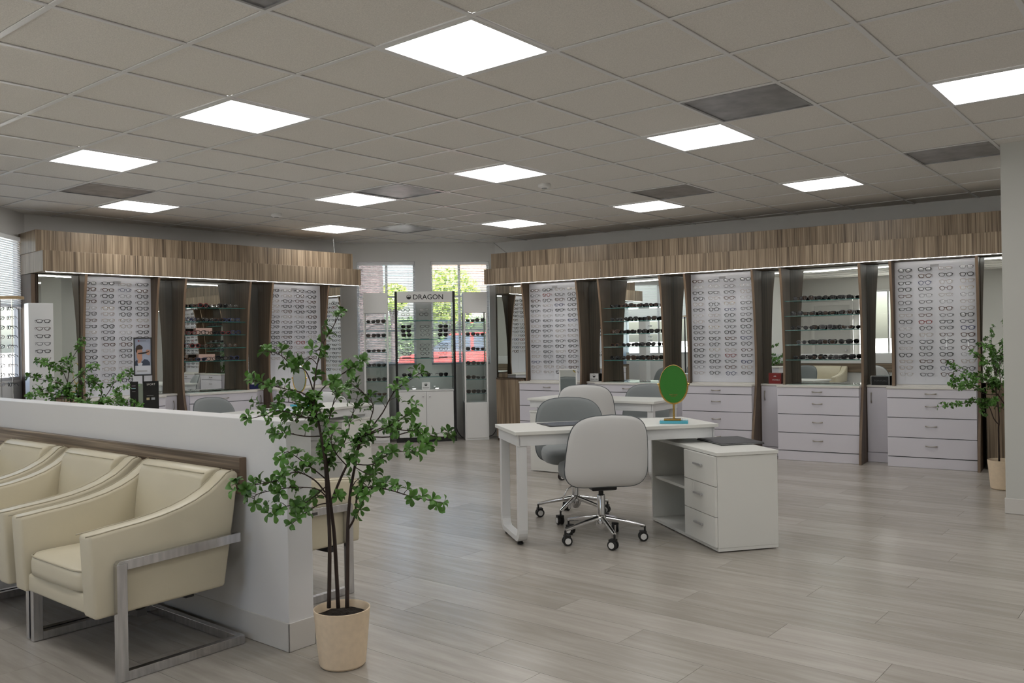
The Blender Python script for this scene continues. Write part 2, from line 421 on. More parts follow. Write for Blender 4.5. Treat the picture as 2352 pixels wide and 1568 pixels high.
fr_m.box(a0, a1, a1, CELL-a1, CEIL-.002, CEIL+.02); fr_m.box(CELL-a1, CELL-a0, a1, CELL-a1, CEIL-.002, CEIL+.02)
fr_me = fr_m.mesh('light_frame', M_rail)
df_me = bpy.data.meshes.new('diffuser'); df_me.from_pydata([(a1,a1,CEIL+.004),(a1,CELL-a1,CEIL+.004),(CELL-a1,CELL-a1,CEIL+.004),(CELL-a1,a1,CEIL+.004)], [], [(0,1,2,3)]); df_me.materials.append(M_diff)
LN = {(0,0): 'large bright square ceiling light at the top centre, nearest to the viewer', (-3,0): 'square ceiling light above the row of cream armchairs, second from the nearest',
 (-6,0): 'square ceiling light high on the far left, beyond the one over the armchairs', (-9,2): 'small square ceiling light just beyond the far left grey vent, near the left canopy',
 (-3,4): 'square ceiling light in the middle of the ceiling beside the round detector', (-6,4): 'square ceiling light touching the shiny grey vent in the middle of the ceiling',
 (-9,6): 'small farthest ceiling light above the left canopy end', (-6,8): 'small farthest ceiling light above the corner windows', (-3,8): 'square ceiling light touching the grey vent above the right canopy',
 (0,4): 'square ceiling light touching the large dark vent over the white desk', (0,8): 'square ceiling light close to the right wood canopy', (3,4): 'square ceiling light cut off by the right edge of the picture'}
for c in LIGHTS:
    t = thing('ceiling_light', LN.get(c, 'ceiling light out of the picture, %s, %s' % ('far to the right' if c[0] >= 6 else ('right of the viewer' if c[0] >= 3 else ('near the door' if c[0] <= -6 else ('over the armchair row' if c[0] <= -3 else 'above the viewer'))), 'behind the viewer' if c[1] < 0 else ('beyond the column' if c[1] >= 8 else ('level with the near desk' if c[1] >= 4 else 'level with the viewer')))), 'ceiling light', (c[0]*CELL, c[1]*CELL, 0), 0, 'square ceiling lights')
    link('light_frame', fr_me, t); link('diffuser', df_me, t)
VN = {(1,3): 'large dark grey square ceiling vent beside the light over the white desk', (-8,1): 'dark grey ceiling vent on the far left near the left canopy', (-5,4): 'shiny grey ceiling vent beside the middle light',
 (-8,7): 'faint grey ceiling vent nearest the corner windows', (-2,7): 'dark grey ceiling vent touching the light above the right canopy', (2,7): 'dark grey ceiling vent beside the white column', (0,-2): 'perforated dark ceiling vent cut by the top edge of the picture'}
vf = MB(); a0, a1 = .013, .028
vf.box(a0, CELL-a0, a0, a1, CEIL-.003, CEIL+.02); vf.box(a0, CELL-a0, CELL-a1, CELL-a0, CEIL-.003, CEIL+.02)
vf.box(a0, a1, a1, CELL-a1, CEIL-.003, CEIL+.02); vf.box(CELL-a1, CELL-a0, a1, CELL-a1, CEIL-.003, CEIL+.02)
vf_me = vf.mesh('vent_frame', M_vent); vp_me = MB().box(a1, CELL-a1, a1, CELL-a1, CEIL+.003, CEIL+.012).mesh('vent_plate', M_vent)
for c in VENTS:
    t = thing('ceiling_vent', VN[c], 'vent', (c[0]*CELL, c[1]*CELL, 0), 0, 'ceiling vents')
    link('vent_frame', vf_me, t); link('vent_plate', vp_me, t)
for (x, y), lb in (((-2.552*CELL, 5.561*CELL), 'small round white detector beside the middle ceiling light'), ((-7.638*CELL, 4.536*CELL), 'small round white detector on the ceiling before the left canopy')):
    t = thing('smoke_detector', lb, 'detector', (x, y, CEIL), 0, 'ceiling detectors')
    MB().lathe([(.055,.006),(.058,-.006),(.056,-.020),(.040,-.030),(.012,-.033)], 20).build('body', M_plast, t, smooth=True, shade_angle=.7)
    MB().lathe([(.024,-.030),(.024,-.036),(.006,-.038)], 14).build('sensor_cap', M_vent, t, smooth=True, shade_angle=.7)

# the white column on the right
m = MB().box(1.855, 2.75, 4.47, 5.15, 0, CEIL+.02)
column = struct(m.build('wall_column', pmat('column_paint', (.60,.605,.575), .6, bump=(180,.05,.002)), bevel=.006))
MB().box(1.849, 2.756, 4.464, 5.156, .001, .115).build('baseboard', M_base, column, bevel=.004)
# a plain door in the back wall (seen only in the mirrors)
dr = MB().box(-4.45, -3.60, -4.80, -4.755, 0, 2.08).build('door_1', pmat('door_paint', (.60,.60,.59), .45)); struct(dr)
MB().box(-4.52,-4.45,-4.80,-4.74,0,2.15).build('door_frame', M_wall, dr); MB().box(-3.60,-3.53,-4.80,-4.74,0,2.15).build('door_frame', M_wall, dr); MB().box(-4.45,-3.60,-4.80,-4.74,2.08,2.15).build('door_frame', M_wall, dr)
MB().cyl((-3.69,-4.75,1.0),(-3.69,-4.70,1.0),.02).build('door_knob', M_chrome, dr)

# low half wall with wood rails
hw = struct(MB().box(-4.75, -.067, -.495, -.362, 0, 1.0).build('wall_half', M_half, bevel=.004))
MB().box(-4.75, -.061, -.501, -.495, .001, .125).build('baseboard', M_base, hw, bevel=.002)
MB().box(-.067, -.061, -.501, -.356, .001, .125).build('baseboard', M_base, hw, bevel=.002)
MB().box(-4.75, -.061, -.362, -.356, .001, .125).build('baseboard', M_base, hw, bevel=.002)
for y0, y1, lb in ((-.530,-.495,'long horizontal wood rail on the half wall behind the cream armchairs'), (-.362,-.330,'horizontal wood rail on the far side of the half wall')):
    t = thing('wall_rail', lb, 'rail', (-4.7, (y0+y1)/2, .66))
    MB().box(0, 4.33, (y0-y1)/2, (y1-y0)/2, 0, .165).build('board', M_woodh, t, bevel=.002)
    MB().box(4.33, 4.332, (y0-y1)/2, (y1-y0)/2, 0.001, .164).build('end_band', M_woodedge, t)

# ---------------------------------------------------------------- eyewear
def ring_pts(cx_, w, h, ex, n=18, tilt=0.0):
    out = []
    for k in range(n):
        a = 2*PI*k/n; c, s = math.cos(a), math.sin(a)
        x = math.copysign(abs(c)**(2/ex), c)*w; z = math.copysign(abs(s)**(2/ex), s)*h
        if z < 0: x *= 1-.16*(-z/h)      # narrower below
        out.append((cx_+x, z + tilt*x))
    return out
SHAPES = {  # half width, half height, exponent, rim thickness, lens centre
    'rect': (.0270,.0170,3.2,.0052,.0335), 'square': (.0270,.0210,3.0,.0058,.0335), 'round': (.0250,.0225,2.1,.0048,.0325),
    'oval': (.0270,.0175,2.3,.0042,.0335), 'wire': (.0260,.0190,2.5,.0022,.0330), 'cat': (.0280,.0195,2.6,.0054,.0340), 'wide': (.0310,.0250,2.8,.0058,.0365)}
_eye = {}
def eye_meshes(shape, col, lens, temple=.10):
    key = (shape, col, lens, temple)
    if key in _eye: return _eye[key]
    w, h, ex, t, cx0 = SHAPES[shape]
    m = MB()
    for sg in (-1, 1):
        tl = .10*sg if shape == 'cat' else .03*sg
        inn = ring_pts(sg*cx0, w-t, h-t, ex, 18, 0); out = ring_pts(sg*cx0, w, h, ex, 18, 0)
        inn = [(x, z+tl*(x-sg*cx0)*sg*sg) for x, z in inn]; out = [(x, z+tl*(x-sg*cx0)) for x, z in out]
        def yy(x): return -.004 + 1.1*(x*x)   # front wraps back towards the temples
        n = len(inn); vs = []
        for (xi, zi), (xo, zo) in zip(inn, out):
            vs += [(xi, yy(xi)-.002, zi), (xo, yy(xo)-.002, zo), (xo, yy(xo)+.002, zo), (xi, yy(xi)+.002, zi)]
        fs = []
        for k in range(n):
            a, b_ = 4*k, 4*((k+1)%n)
            for q in range(4): fs.append((a+q, a+(q+1)%4, b_+(q+1)%4, b_+q))
        m.add(vs, fs)
    br = max(t, .003)*.55
    m.tube([(-.0105,-.004,.006),(-.004,-.006,.0095),(.004,-.006,.0095),(.0105,-.004,.006)], br, 6)
    xw = cx0+w-.001
    for sg in (-1, 1): m.obox((sg*(xw+.001), 1.1*xw*xw, h*.45), (.0028,0,0), (0,.004,0), (0,0,.0032))
    tm = []
    for sg in (-1, 1):
        q = MB(); y0 = 1.1*xw*xw
        pts = [(sg*(xw+.002), y0+.003, h*.45), (sg*(xw+.004), y0+.4*temple, h*.45+.002), (sg*(xw+.003), y0+.78*temple, h*.45-.001), (sg*(xw-.004), y0+temple, h*.45-.018)]
        tt = .0011 if shape == 'wire' else .0021
        for p0, p1 in zip(pts, pts[1:]):
            p0, p1 = Vector(p0), Vector(p1); dv = (p1-p0); nz = Vector((1,0,0)).cross(dv).normalized()
            q.obox((p0+p1)/2, (tt*.6,0,0), dv*.52, nz*tt*1.15)
        tm.append(q.mesh('temple', M_fr[col]))
    ls = []
    for sg in (-1, 1):
        tl = .10*sg if shape == 'cat' else .03*sg
        rr = [(x, z+tl*(x-sg*cx0)) for x, z in ring_pts(sg*cx0, w-t*.8, h-t*.8, ex, 18)]
        mid = [(sg*cx0+(x-sg*cx0)*.55, z*.55) for x, z in rr]
        yy = lambda x: -.0035+1.1*x*x
        vs = [(sg*cx0, yy(sg*cx0)-.0022, 0)] + [(x, yy(x)-.0014, z) for x, z in mid] + [(x, yy(x), z) for x, z in rr]
        n = len(rr); fs = [(0, 1+k, 1+(k+1)%n) for k in range(n)] + [(1+k, 1+n+k, 1+n+(k+1)%n, 1+(k+1)%n) for k in range(n)]
        ls.append(MB().add(vs, fs).mesh('lens', M_lens if lens == 'clear' else M_sunlens[lens], smooth=True))
    _eye[key] = (m.mesh('eyeglass_front', M_fr[col]), tm, ls); return _eye[key]
CW_ = {'black': 'black', 'tortoise': 'tortoise brown', 'grey': 'grey', 'pale': 'pale clear', 'gold': 'thin gold', 'red': 'red', 'blue': 'dark blue'}
def eyewear(shape, col, lens, loc, rz, label, group, sun=False, temple=.10, rx=0, parts=True, kind=None):
    fm, tm, ls = eye_meshes(shape, col, lens, temple)
    o = bpy.data.objects.new('sunglasses' if sun else 'eyeglasses', fm); COL.objects.link(o)
    o.location = loc; o.rotation_euler = (rx, 0, rz)
    tag(o, label, 'sunglasses' if sun else 'eyeglasses', group)
    for q in tm: link('temple', q, o)
    for q in ls: link('lens', q, o)
    return o
ORD = 'first second third fourth fifth sixth seventh eighth ninth tenth eleventh twelfth thirteenth fourteenth fifteenth sixteenth seventeenth'.split()
SH_W = [('rect',5),('square',4),('round',2),('oval',4),('wire',3),('cat',2)]
def pick_eye(rnd):
    sh = rnd.choices([a for a, _ in SH_W], [b_ for _, b_ in SH_W])[0]
    if sh == 'wire': col = rnd.choice(['gold','grey','pale','pale'])
    else: col = rnd.choices(['black','tortoise','grey','pale','red','blue'], [55,12,12,16,2,3])[0]
    return sh, col

# ---------------------------------------------------------------- the two display runs
PROF = [(0,.675),(.12,.665),(.25,.64),(.40,.60),(.55,.56),(.70,.52),(.83,.495),(1.0,.482),(1.2,.485),(1.4,.497),(1.6,.515),(1.8,.54),(1.95,.565),(2.09,.595)]
def prof(z):
    for (z0, d0), (z1, d1) in zip(PROF, PROF[1:]):
        if z0 <= z <= z1: return d0+(d1-d0)*(z-z0)/(z1-z0)
ZB, ZT = .812, 2.09     # counter top, canopy underside
FT = .026
def fin(parent, x0, x1, zlow, label=None):
    pts = [(-prof(z), z) for z in sorted(set([zlow] + [p[0] for p in PROF if p[0] > zlow]))]
    poly = [(-.001, zlow)] + pts + [(-.001, ZT)]
    o = MB().prism(poly, x0, x1, 'x').build('fin', M_wood2, parent, label)
    m = MB()      # lighter edge band following the front curve
    fp = [(-prof(z)-.0012, z) for z in sorted(set([zlow] + [p[0] for p in PROF if p[0] > zlow]))]
    vs = []; 
    for y, z in fp: vs += [(x0+.001, y, z), (x1-.001, y, z), (x1-.001, y+.003, z), (x0+.001, y+.003, z)]
    fs = []
    for k in range(len(fp)-1):
        for q in range(4): fs.append((4*k+q, 4*k+(q+1)%4, 4*k+4+(q+1)%4, 4*k+4+q))
    fs += [(0,1,2,3), tuple(range(len(vs)-1, len(vs)-5, -1))]
    m.add(vs, fs).build('edge_band', M_woodedge, o)
    return o

def bow_handle(parent, c, half=.05, vertical=False):
    pts = []
    for k in range(9):
        a = -1+2*k/8; out = .006+.016*(1-a*a)
        pts.append((c[0], c[1]-out, c[2]+a*half) if vertical else (c[0]+a*half, c[1]-out, c[2]-.004*(1-a*a)))
    r = [.0062,.005,.004,.0034,.0032,.0034,.004,.005,.0062]
    m = MB().tube(pts, r, 8)
    for e_ in (pts[0], pts[-1]): m.cyl((e_[0], c[1], e_[2]), (e_[0], e_[1], e_[2]), .005, 8)
    return m.build('handle', M_handle, parent, smooth=True, shade_angle=.9)

DZ = [.105, .300, .500, .698, .792]
def drawer_cabinet(F, s0, s1, label, depth=.605):
    t = wthing(F, 'drawer_cabinet', label, 'cabinet', s0, 0, 0, 'white drawer cabinets along the walls'); w = s1-s0
    MB().box(0, w, -depth+.02, -.002, .001, .788).build('body', M_white, t)
    MB().box(-.004, w+.004, -depth-.008, -.001, .790, ZB).build('countertop', M_edge, t, bevel=.002)
    MB().box(0.001, w-.001, -depth, -depth+.018, .002, .100).build('kick_panel', M_white, t)
    MB().box(.002, w-.002, -depth+.0185, -depth+.0198, .002, .789).build('gap_shade', M_dark, t)  # dark sheet added behind the drawers so the gaps read as shade
    for k in range(4):
        z0, z1 = DZ[k]+.0035, DZ[k+1]-.0035
        d = MB().box(.003, w-.003, -depth, -depth+.018, z0, z1).build('drawer', M_white, t, bevel=.0012)
        bow_handle(d, (w/2, -depth, (z0+z1)/2 + (.02 if k < 3 else 0)))
    return t
def narrow_cabinet(F, s0, s1, label, hinge=1, depth=.365):
    t = wthing(F, 'narrow_cabinet', label, 'cabinet', s0, 0, 0, 'narrow white door cabinets along the walls'); w = s1-s0
    MB().box(0, w, -depth+.02, -.002, .001, .788).build('body', M_white, t)
    MB().box(0, w, -depth-.006, -.001, .790, ZB).build('countertop', M_edge, t, bevel=.002)
    MB().box(.001, w-.001, -depth, -depth+.018, .002, .100).build('kick_panel', M_white, t)
    d = MB().box(.003, w-.003, -depth, -depth+.018, .106, .786).build('door', M_white, t, bevel=.0012)
    bow_handle(d, ((.045 if hinge > 0 else w-.045), -depth, .68), .05, True)
    return t
def wood_base(F, s0, s1, label, depth=.45, top=.85):
    t = wthing(F, 'wood_base_cabinet', label, 'cabinet', s0, 0, 0); w = s1-s0
    MB().box(0, w, -depth+.018, -.10, .001, top-.02).build('body', M_wood2, t)
    MB().box(0, w, -depth, -depth+.018, .06, top-.021).build('front_panel', M_wood, t, bevel=.001)
    MB().box(0, w, -depth+.03, -depth+.036, .002, .06).build('kick_panel', M_wood2, t)
    MB().box(0, w, -depth-.004, -.10, top-.02, top).build('countertop', M_wood2, t, bevel=.002)
def tilted_mirror(F, t, x0, x1, y, z0, z1):
    """mirror sheet set square to the room, so slightly angled inside its bay"""
    k = math.tan(F.a if F is FR else F.a-PI/2)
    def yy(x): return y - (k*(x-x0) if k > 0 else -k*(x1-x)) 
    vs = [(x0,yy(x0)-.003,z0),(x1,yy(x1)-.003,z0),(x1,yy(x1),z0),(x0,yy(x0),z0),(x0,yy(x0)-.003,z1),(x1,yy(x1)-.003,z1),(x1,yy(x1),z1),(x0,yy(x0),z1)]
    return MB().add(vs, [(3,2,1,0),(4,5,6,7),(0,1,5,4),(1,2,6,5),(2,3,7,6),(3,0,4,7)]).build('mirror_glass', M_mirror, t)
def gap_mirror(F, s0, s1, label, z0=ZB, z1=ZT):
    t = wthing(F, 'wall_mirror', label, 'mirror', s0, .002, z0, 'wall mirrors in the display runs')
    tilted_mirror(F, t, .001, s1-s0-.001, -.272, .004, z1-z0-.004)
    MB().box(.0, s1-s0, -.268, -.001, 0.002, z1-z0-.002).build('backing', M_dark, t)

def end_mirror(F, s0, s1, label):
    t = wthing(F, 'mirror_cabinet', label, 'mirror', s0, 0, .852, 'flush end mirrors of the display runs'); w = s1-s0; h = ZT-.852-.003
    MB().box(0, w, -.432, -.10, 0, h).build('body', M_wood2, t)
    tilted_mirror(F, t, .003, w-.003, -.4325, .003, h-.003)
def board_bay(F, fl, fr, label, floor_right):
    """fl / fr: s of the right-hand faces of the two fins"""
    t = wthing(F, 'frame_board', label, 'display board', fl-FT, 0, 0, 'white eyeglass display boards'); w = fr-fl+FT
    fin(t, 0, FT, ZB+.001 if floor_right else .001); fin(t, w-FT, w, .001 if floor_right else ZB+.001)
    MB().box(FT+.001, w-FT-.001, -.42, -.003, ZB+.015, ZT-.003).build('board', M_board, t, bevel=.002)
    MB().box(FT+.001, w-FT-.001, -.436, -.003, ZB+.001, ZB+.013).build('bottom_ledge', M_edge, t)
    m = MB(); 
    for k in range(4):
        x = FT+(w-2*FT)*(.115+.257*k); m.box(x-.004, x+.004, -.4235, -.4195, ZB+.06, ZT-.06)
    m.build('rod_strip', M_glass, t)
    MB().box(w/2-.04, w/2+.04, -.4225, -.4195, ZT-.075, ZT-.045).build('price_card', pmat('card_grey', (.42,.42,.45), .6) if 'card_grey' not in MATS else MATS['card_grey'], t)
    return t

def board_glasses(F, cols, z0, z1, rows, where, group, rnd, skip=(), mir=1, stuff_from=None):
    st = MB()
    for r in range(rows):
        z = z0+(z1-z0)*r/16
        for c, s in enumerate(cols):
            if (r, c) in skip: rnd.random(); continue
            sh, col = pick_eye(rnd)
            loc = F.w(s+rnd.uniform(-.004,.004), .42+.052, z+rnd.uniform(-.004,.004))
            eyewear(sh, col, 'clear', loc, F.a+rnd.uniform(-.06,.06), '%s %s eyeglasses, %s row, %s column, board %s' % (CW_[col], {'wire':'wire','oval':'oval','round':'round','rect':'rectangular','square':'square','cat':'upswept'}[sh], ORD[r], ORD[c], where), group, temple=.04, rx=rnd.uniform(-.05,.05))

def shelf_bay(F, fl, fr, label, floor_right, zs, rnd, where, kinds):
    t = wthing(F, 'shelf_bay', label, 'display shelves', fl-FT, 0, 0, 'mirrored glass shelf bays'); w = fr-fl+FT
    fin(t, 0, FT, ZB+.001 if floor_right else .001); fin(t, w-FT, w, .001 if floor_right else ZB+.001)
    tilted_mirror(F, t, FT+.001, w-FT-.001, -.25, ZB+.010, ZT-.004)
    MB().box(FT+.02, w-FT-.02, -.54, -.340, ZB+.0012, ZB+.008).build('glass_top', M_shelf, t)
    for k, z in enumerate(zs):
        s = MB().box(FT+.002, w-FT-.002, -.478, -.338, z-.008, z).build('glass_shelf', M_shelf, t)
        MB().box(FT+.002, w-FT-.002, -.4795, -.4782, z-.0075, z-.0010).build('shelf_edge', M_shelfedge, s)
        n = rnd.choice([5,6,6]) if k != 3 else 4
        for q in range(n):
            x = FT+.075+(w-2*FT-.15)*(q+.5)/n + rnd.uniform(-.02,.02)
            sh = rnd.choice(['wide','wide','square','cat','round'])
            col = rnd.choice(kinds[0]); ln = rnd.choice(kinds[1])
            hh = SHAPES[sh][1]
            loc = F.w(fl-FT+x, .448+rnd.uniform(-.008,.012), z+hh+.0015)
            eyewear(sh, col, ln, loc, F.a+rnd.uniform(-.2,.2), '%s %s, %s from left, %s glass shelf down, bay %s' % (CW_[col], 'sunglasses' if ln != 'clear' else 'eyeglasses', ORD[q], ORD[k], where), 'eyewear on glass shelves', sun=(ln != 'clear'), temple=.095)
    return t

rnd = random.Random(11)
# --- right run
RF = {1:.83, 2:1.64, 3:1.95, 4:2.767, 5:3.08, 6:3.873, 7:4.186, 8:5.0, 9:5.30, 10:6.08}
board_bay(FR, RF[1], RF[2], 'white eyeglass board between wood fins, farthest along the right wall', True)
board_bay(FR, RF[5], RF[6], 'white eyeglass board behind the green mirror, middle of the right wall', True)
board_bay(FR, RF[9], RF[10], 'white eyeglass board beside the white column, nearest on the right wall', True)
RZ = [1.73,1.565,1.41,1.25,1.085]
shelf_bay(FR, RF[3], RF[4], 'mirrored bay with five glass shelves behind the desk with two chairs', True, RZ, rnd, 'behind the far desk', (['black','black','tortoise'],['black','brown','black']))
shelf_bay(FR, RF[7], RF[8], 'mirrored bay with five glass shelves right of the red box', True, RZ, rnd, 'beside the red box', (['black','black','black','grey'],['black','black','grey','brown']))
for (a, b_), wh in (((RF[1],RF[2]),'farthest along the right wall, below the far board'), ((RF[3],RF[4]),'behind the far white desk'), ((RF[5],RF[6]),'behind the green mirror'), ((RF[7],RF[8]),'below the shelves beside the red box'), ((RF[9],RF[10]),'nearest on the right wall, beside the potted plant')):
    drawer_cabinet(FR, a-FT-.035, b_-FT-.001, 'white cabinet with four drawers '+wh)
for a, b_, wh in ((RF[2],RF[3],'under the white logo box'), (RF[4],RF[5],'behind the second desk, under an empty mirror gap'), (RF[6],RF[7],'under the red box'), (RF[8],RF[9],'under the black box')):
    narrow_cabinet(FR, a+.002, b_-FT-.041, 'narrow recessed white door cabinet '+wh, 1)
    gap_mirror(FR, a+.001, b_-FT-.001, 'narrow wall mirror strip between wood fins '+wh.replace('under','above').replace('above an empty','at the'))
end_mirror(FR, .30, RF[1]-FT-.003, 'tall mirror at the corner end of the right display run')
wood_base(FR, .30, RF[1]-FT-.05, 'wood base cabinet below the mirror beside the corner windows')
end_mirror(FR, RF[10]+.003, 6.9, 'tall mirror behind the potted plant beside the column')
wood_base(FR, RF[10]+.04, 6.9, 'dark wood base cabinet behind the plant beside the column')
for s0_, rows_, wh, g_ in ((RF[9],17,'beside the white column','eyeglasses on the board beside the column'), (RF[5],17,'behind the green mirror','eyeglasses on the board behind the green mirror'), (RF[1],17,'in the far right corner','eyeglasses on the board in the far right corner')):
    board_glasses(FR, [s0_+.105+.188*k for k in range(4)] if s0_ != RF[1] else [.945+.185*k for k in range(4)], 1.995, .932, rows_, wh, g_, rnd)

# --- left run
LF = {'A':.37+FT, 'B':1.15, 'C':1.43+FT, 'D':2.225+FT, 'E':2.52+FT, 'F':3.32+FT}
board_bay(FL, LF['A'], LF['B'], 'white eyeglass board behind the poster stand on the left wall', False)
board_bay(FL, LF['E'], LF['F'], 'white eyeglass board on the left wall behind the tall foreground plant', False)
LZ = [1.78,1.62,1.47,1.32,1.17]
shelf_bay(FL, LF['C'], LF['D'], 'mirrored bay with five glass shelves between the two left boards', False, LZ, rnd, 'on the left wall', (['black','red','blue','black','tortoise'],['clear','clear','black','clear']))
for (a, b_), wh in (((LF['A'],LF['B']),'behind the poster stand on the left wall'), ((LF['C'],LF['D']),'below the left glass shelves, behind a grey chair'), ((LF['E'],LF['F']),'on the left wall behind the foreground plant')):
    drawer_cabinet(FL, a+.001, b_+.035, 'white cabinet with four drawers '+wh)
for a, b_, wh in ((LF['B'],LF['C'],'right of the poster stand'), (LF['D'],LF['E'],'behind the foreground plant')):
    narrow_cabinet(FL, a+.041, b_-FT-.002, 'narrow recessed white door cabinet on the left wall '+wh, -1)
    gap_mirror(FL, a+.001, b_-FT-.001, 'narrow wall mirror strip on the left wall '+wh)
end_mirror(FL, -.030, LF['A']-FT-.003, 'tall mirror at the near end of the left display run')
end_mirror(FL, LF['F']+.003, 3.62, 'tall mirror at the corner end of the left display run')
wood_base(FL, -.030, LF['A']-FT-.04, 'wood base cabinet below the near mirror of the left run')
wood_base(FL, LF['F']+.04, 3.62, 'wood base cabinet on the left wall next to the corner showcase')
t = wthing(FL, 'end_panel', 'tall narrow wood end panel at the near end of the left run', 'panel', -.075, 0, 0)
MB().box(0, .04, -.40, -.10, .001, ZT-.001).build('panel', M_wood2, t); MB().box(.001, .039, -.402, -.4, .002, ZT-.002).build('edge_band', M_woodedge, t)
sk = {(r, 3) for r in (10,11,12,13)} | {(16,3)}
board_glasses(FL, [.465+.181*k for k in range(4)], 2.01, .988, 17, 'behind the poster stand', 'eyeglasses on the board behind the poster', rnd, sk)
board_glasses(FL, [2.625+.178*k for k in range(4)], 2.005, .985, 14, 'behind the tall plant', 'eyeglasses on the board behind the tall plant', rnd)

# --- canopies with their light strips
def canopy(F, s0, s1, su0, su1, label):
    t = wthing(F, 'display_canopy', label, 'canopy', 0, 0, ZT)
    MB().box(su0, su1, -.58, -.002, .205, .42).build('upper_box', M_wood, t, bevel=.0015)
    MB().box(s0, s1, -.75, -.002, .003, .2045).build('lower_box', M_wood, t, bevel=.0015)
    l = MB().box(s0+.03, s1-.03, -.742, -.730, -.0045, .0025).build('light_strip', M_led, t)
    MB().box(s0+.028, s1-.028, -.7445, -.7422, -.003, .0028).build('strip_lip', M_wood2, l)
    return t
canopy(FR, .337, 6.95, .337, 6.95, 'long two-step walnut canopy with a light strip over the right display run')
canopy(FL, -.078, 3.72, -.085, 3.72, 'two-step walnut canopy with a light strip over the left display run')

# small boxes on the narrow cabinets
def text_part(txt, size, mat, parent, loc, rot, label=None, bold=0.0, align='CENTER', sx=1.0):
    cu = bpy.data.curves.new('lettering', 'FONT'); cu.body = txt; cu.size = size; cu.align_x = align; cu.align_y = 'CENTER'
    cu.extrude = .0004; cu.offset = bold; cu.resolution_u = 3
    o = bpy.data.objects.new('lettering', cu); COL.objects.link(o)
    me = bpy.data.meshes.new_from_object(o); bpy.data.objects.remove(o); me.materials.append(mat)
    r = link('lettering', me, parent, label); r.location = loc; r.rotation_euler = rot; r.scale = (sx,1,1); return r
FRONT = (PI/2, 0, 0)
def emblem(parent, c, r):
    m = MB(); n = 20; y = c[1]
    ring = [(math.cos(2*PI*k/n), math.sin(2*PI*k/n)) for k in range(n)]
    vs = []; 
    for a, b_ in ring: vs += [(c[0]+a*r, y, c[2]+b_*r), (c[0]+a*r*.80, y, c[2]+b_*r*.80), (c[0]+a*r*.80, y+.0012, c[2]+b_*r*.80), (c[0]+a*r, y+.0012, c[2]+b_*r)]
    fs = []
    for k in range(n):
        for q in range(4): fs.append((4*k+q, 4*k+(q+1)%4, 4*((k+1)%n)+(q+1)%4, 4*((k+1)%n)+q))
    m.add(vs, fs)
    low = [(c[0]+math.cos(a)*r*.78, c[2]+math.sin(a)*r*.78) for a in [PI+PI*k/10 for k in range(11)]]
    poly = low + [(c[0]+r*.45, c[2]+r*.28), (c[0]+r*.10, c[2]-r*.02), (c[0]-r*.2, c[2]+r*.30), (c[0]-r*.5, c[2]+r*.02)]
    m.prism(poly, y, y+.0012, 'y')
    return m.build('emblem', M_ink, parent)
bx = wthing(FR, 'display_box', 'small white box with a black round emblem on the narrow counter', 'box', 1.735, .335, ZB+.001, 'small display boxes')
MB().box(-.062,.062,-.006,.006,.0,.098).build('body', M_plast, bx, bevel=.002); MB().box(-.07,.07,-.012,.012,-.0005,.004).build('foot', M_blackm, bx)
emblem(bx, (0,-.0075,.066), .019); text_part('DRAGON', .026, M_ink, bx, (0,-.0066,.024), FRONT, sx=.9)
bx = wthing(FR, 'display_box', 'dark red box with pale lettering on the narrow counter', 'box', 4.035, .342, ZB+.001, 'small display boxes')
MB().box(-.070,.070,-.028,.024,.0,.118).build('body', M_red, bx, bevel=.002)
text_part('MORELI', .024, M_inkw, bx, (0.012,-.0286,.042), FRONT)
MB().prism([(-.014,.078),(.014,.078),(.014,.085),(.006,.092),(0,.086),(-.006,.092),(-.014,.085)], -.0288, -.0282, 'y').build('emblem', M_inkw, bx)
bx = wthing(FR, 'display_box', 'black box with silver edges on the narrow counter by the column', 'box', 5.135, .342, ZB+.001, 'small display boxes')
MB().box(-.088,.088,-.026,.024,.0,.095).build('body', M_black, bx, bevel=.002)
m = MB(); m.box(-.090,-.085,-.029,-.025,0,.097); m.box(.085,.090,-.029,-.025,0,.097); m.box(-.085,.085,-.029,-.025,.092,.097)
m.build('silver_edge', M_chrome, bx); text_part('TOM FORD', .026, pmat('grey_ink', (.10,.11,.11), .5), bx, (.005,-.0266,.045), FRONT)
bx = wthing(FL, 'tissue_box', 'small dark blue box on the left narrow counter behind the plant', 'box', 2.40, .332, ZB+.001)
MB().box(-.06,.06,-.028,.028,0,.055).build('body', pmat('navy_card', (.012,.016,.10), .4), bx, bevel=.002); MB().box(-.035,.035,-.02,.02,.055,.075).build('card', M_plast, bx)
for z_, s_ in ((LZ[2], .27), (LZ[4], .30)):
    bx = wthing(FL, 'frame_case', 'pale pink rectangular case on the %s left glass shelf from top' % ('third' if z_ == LZ[2] else 'fifth'), 'case', LF['C']+s_, .405, z_+.001, 'pink cases on the left shelves')
    MB().box(-.10,.10,-.03,.03,0,.075).build('body', pmat('pink_card', (.62,.42,.36), .5) if 'pink_card' not in MATS else MATS['pink_card'], bx, bevel=.003)
    text_part('kate spade', .018, M_ink, bx, (0.02,-.0306,.042), FRONT)

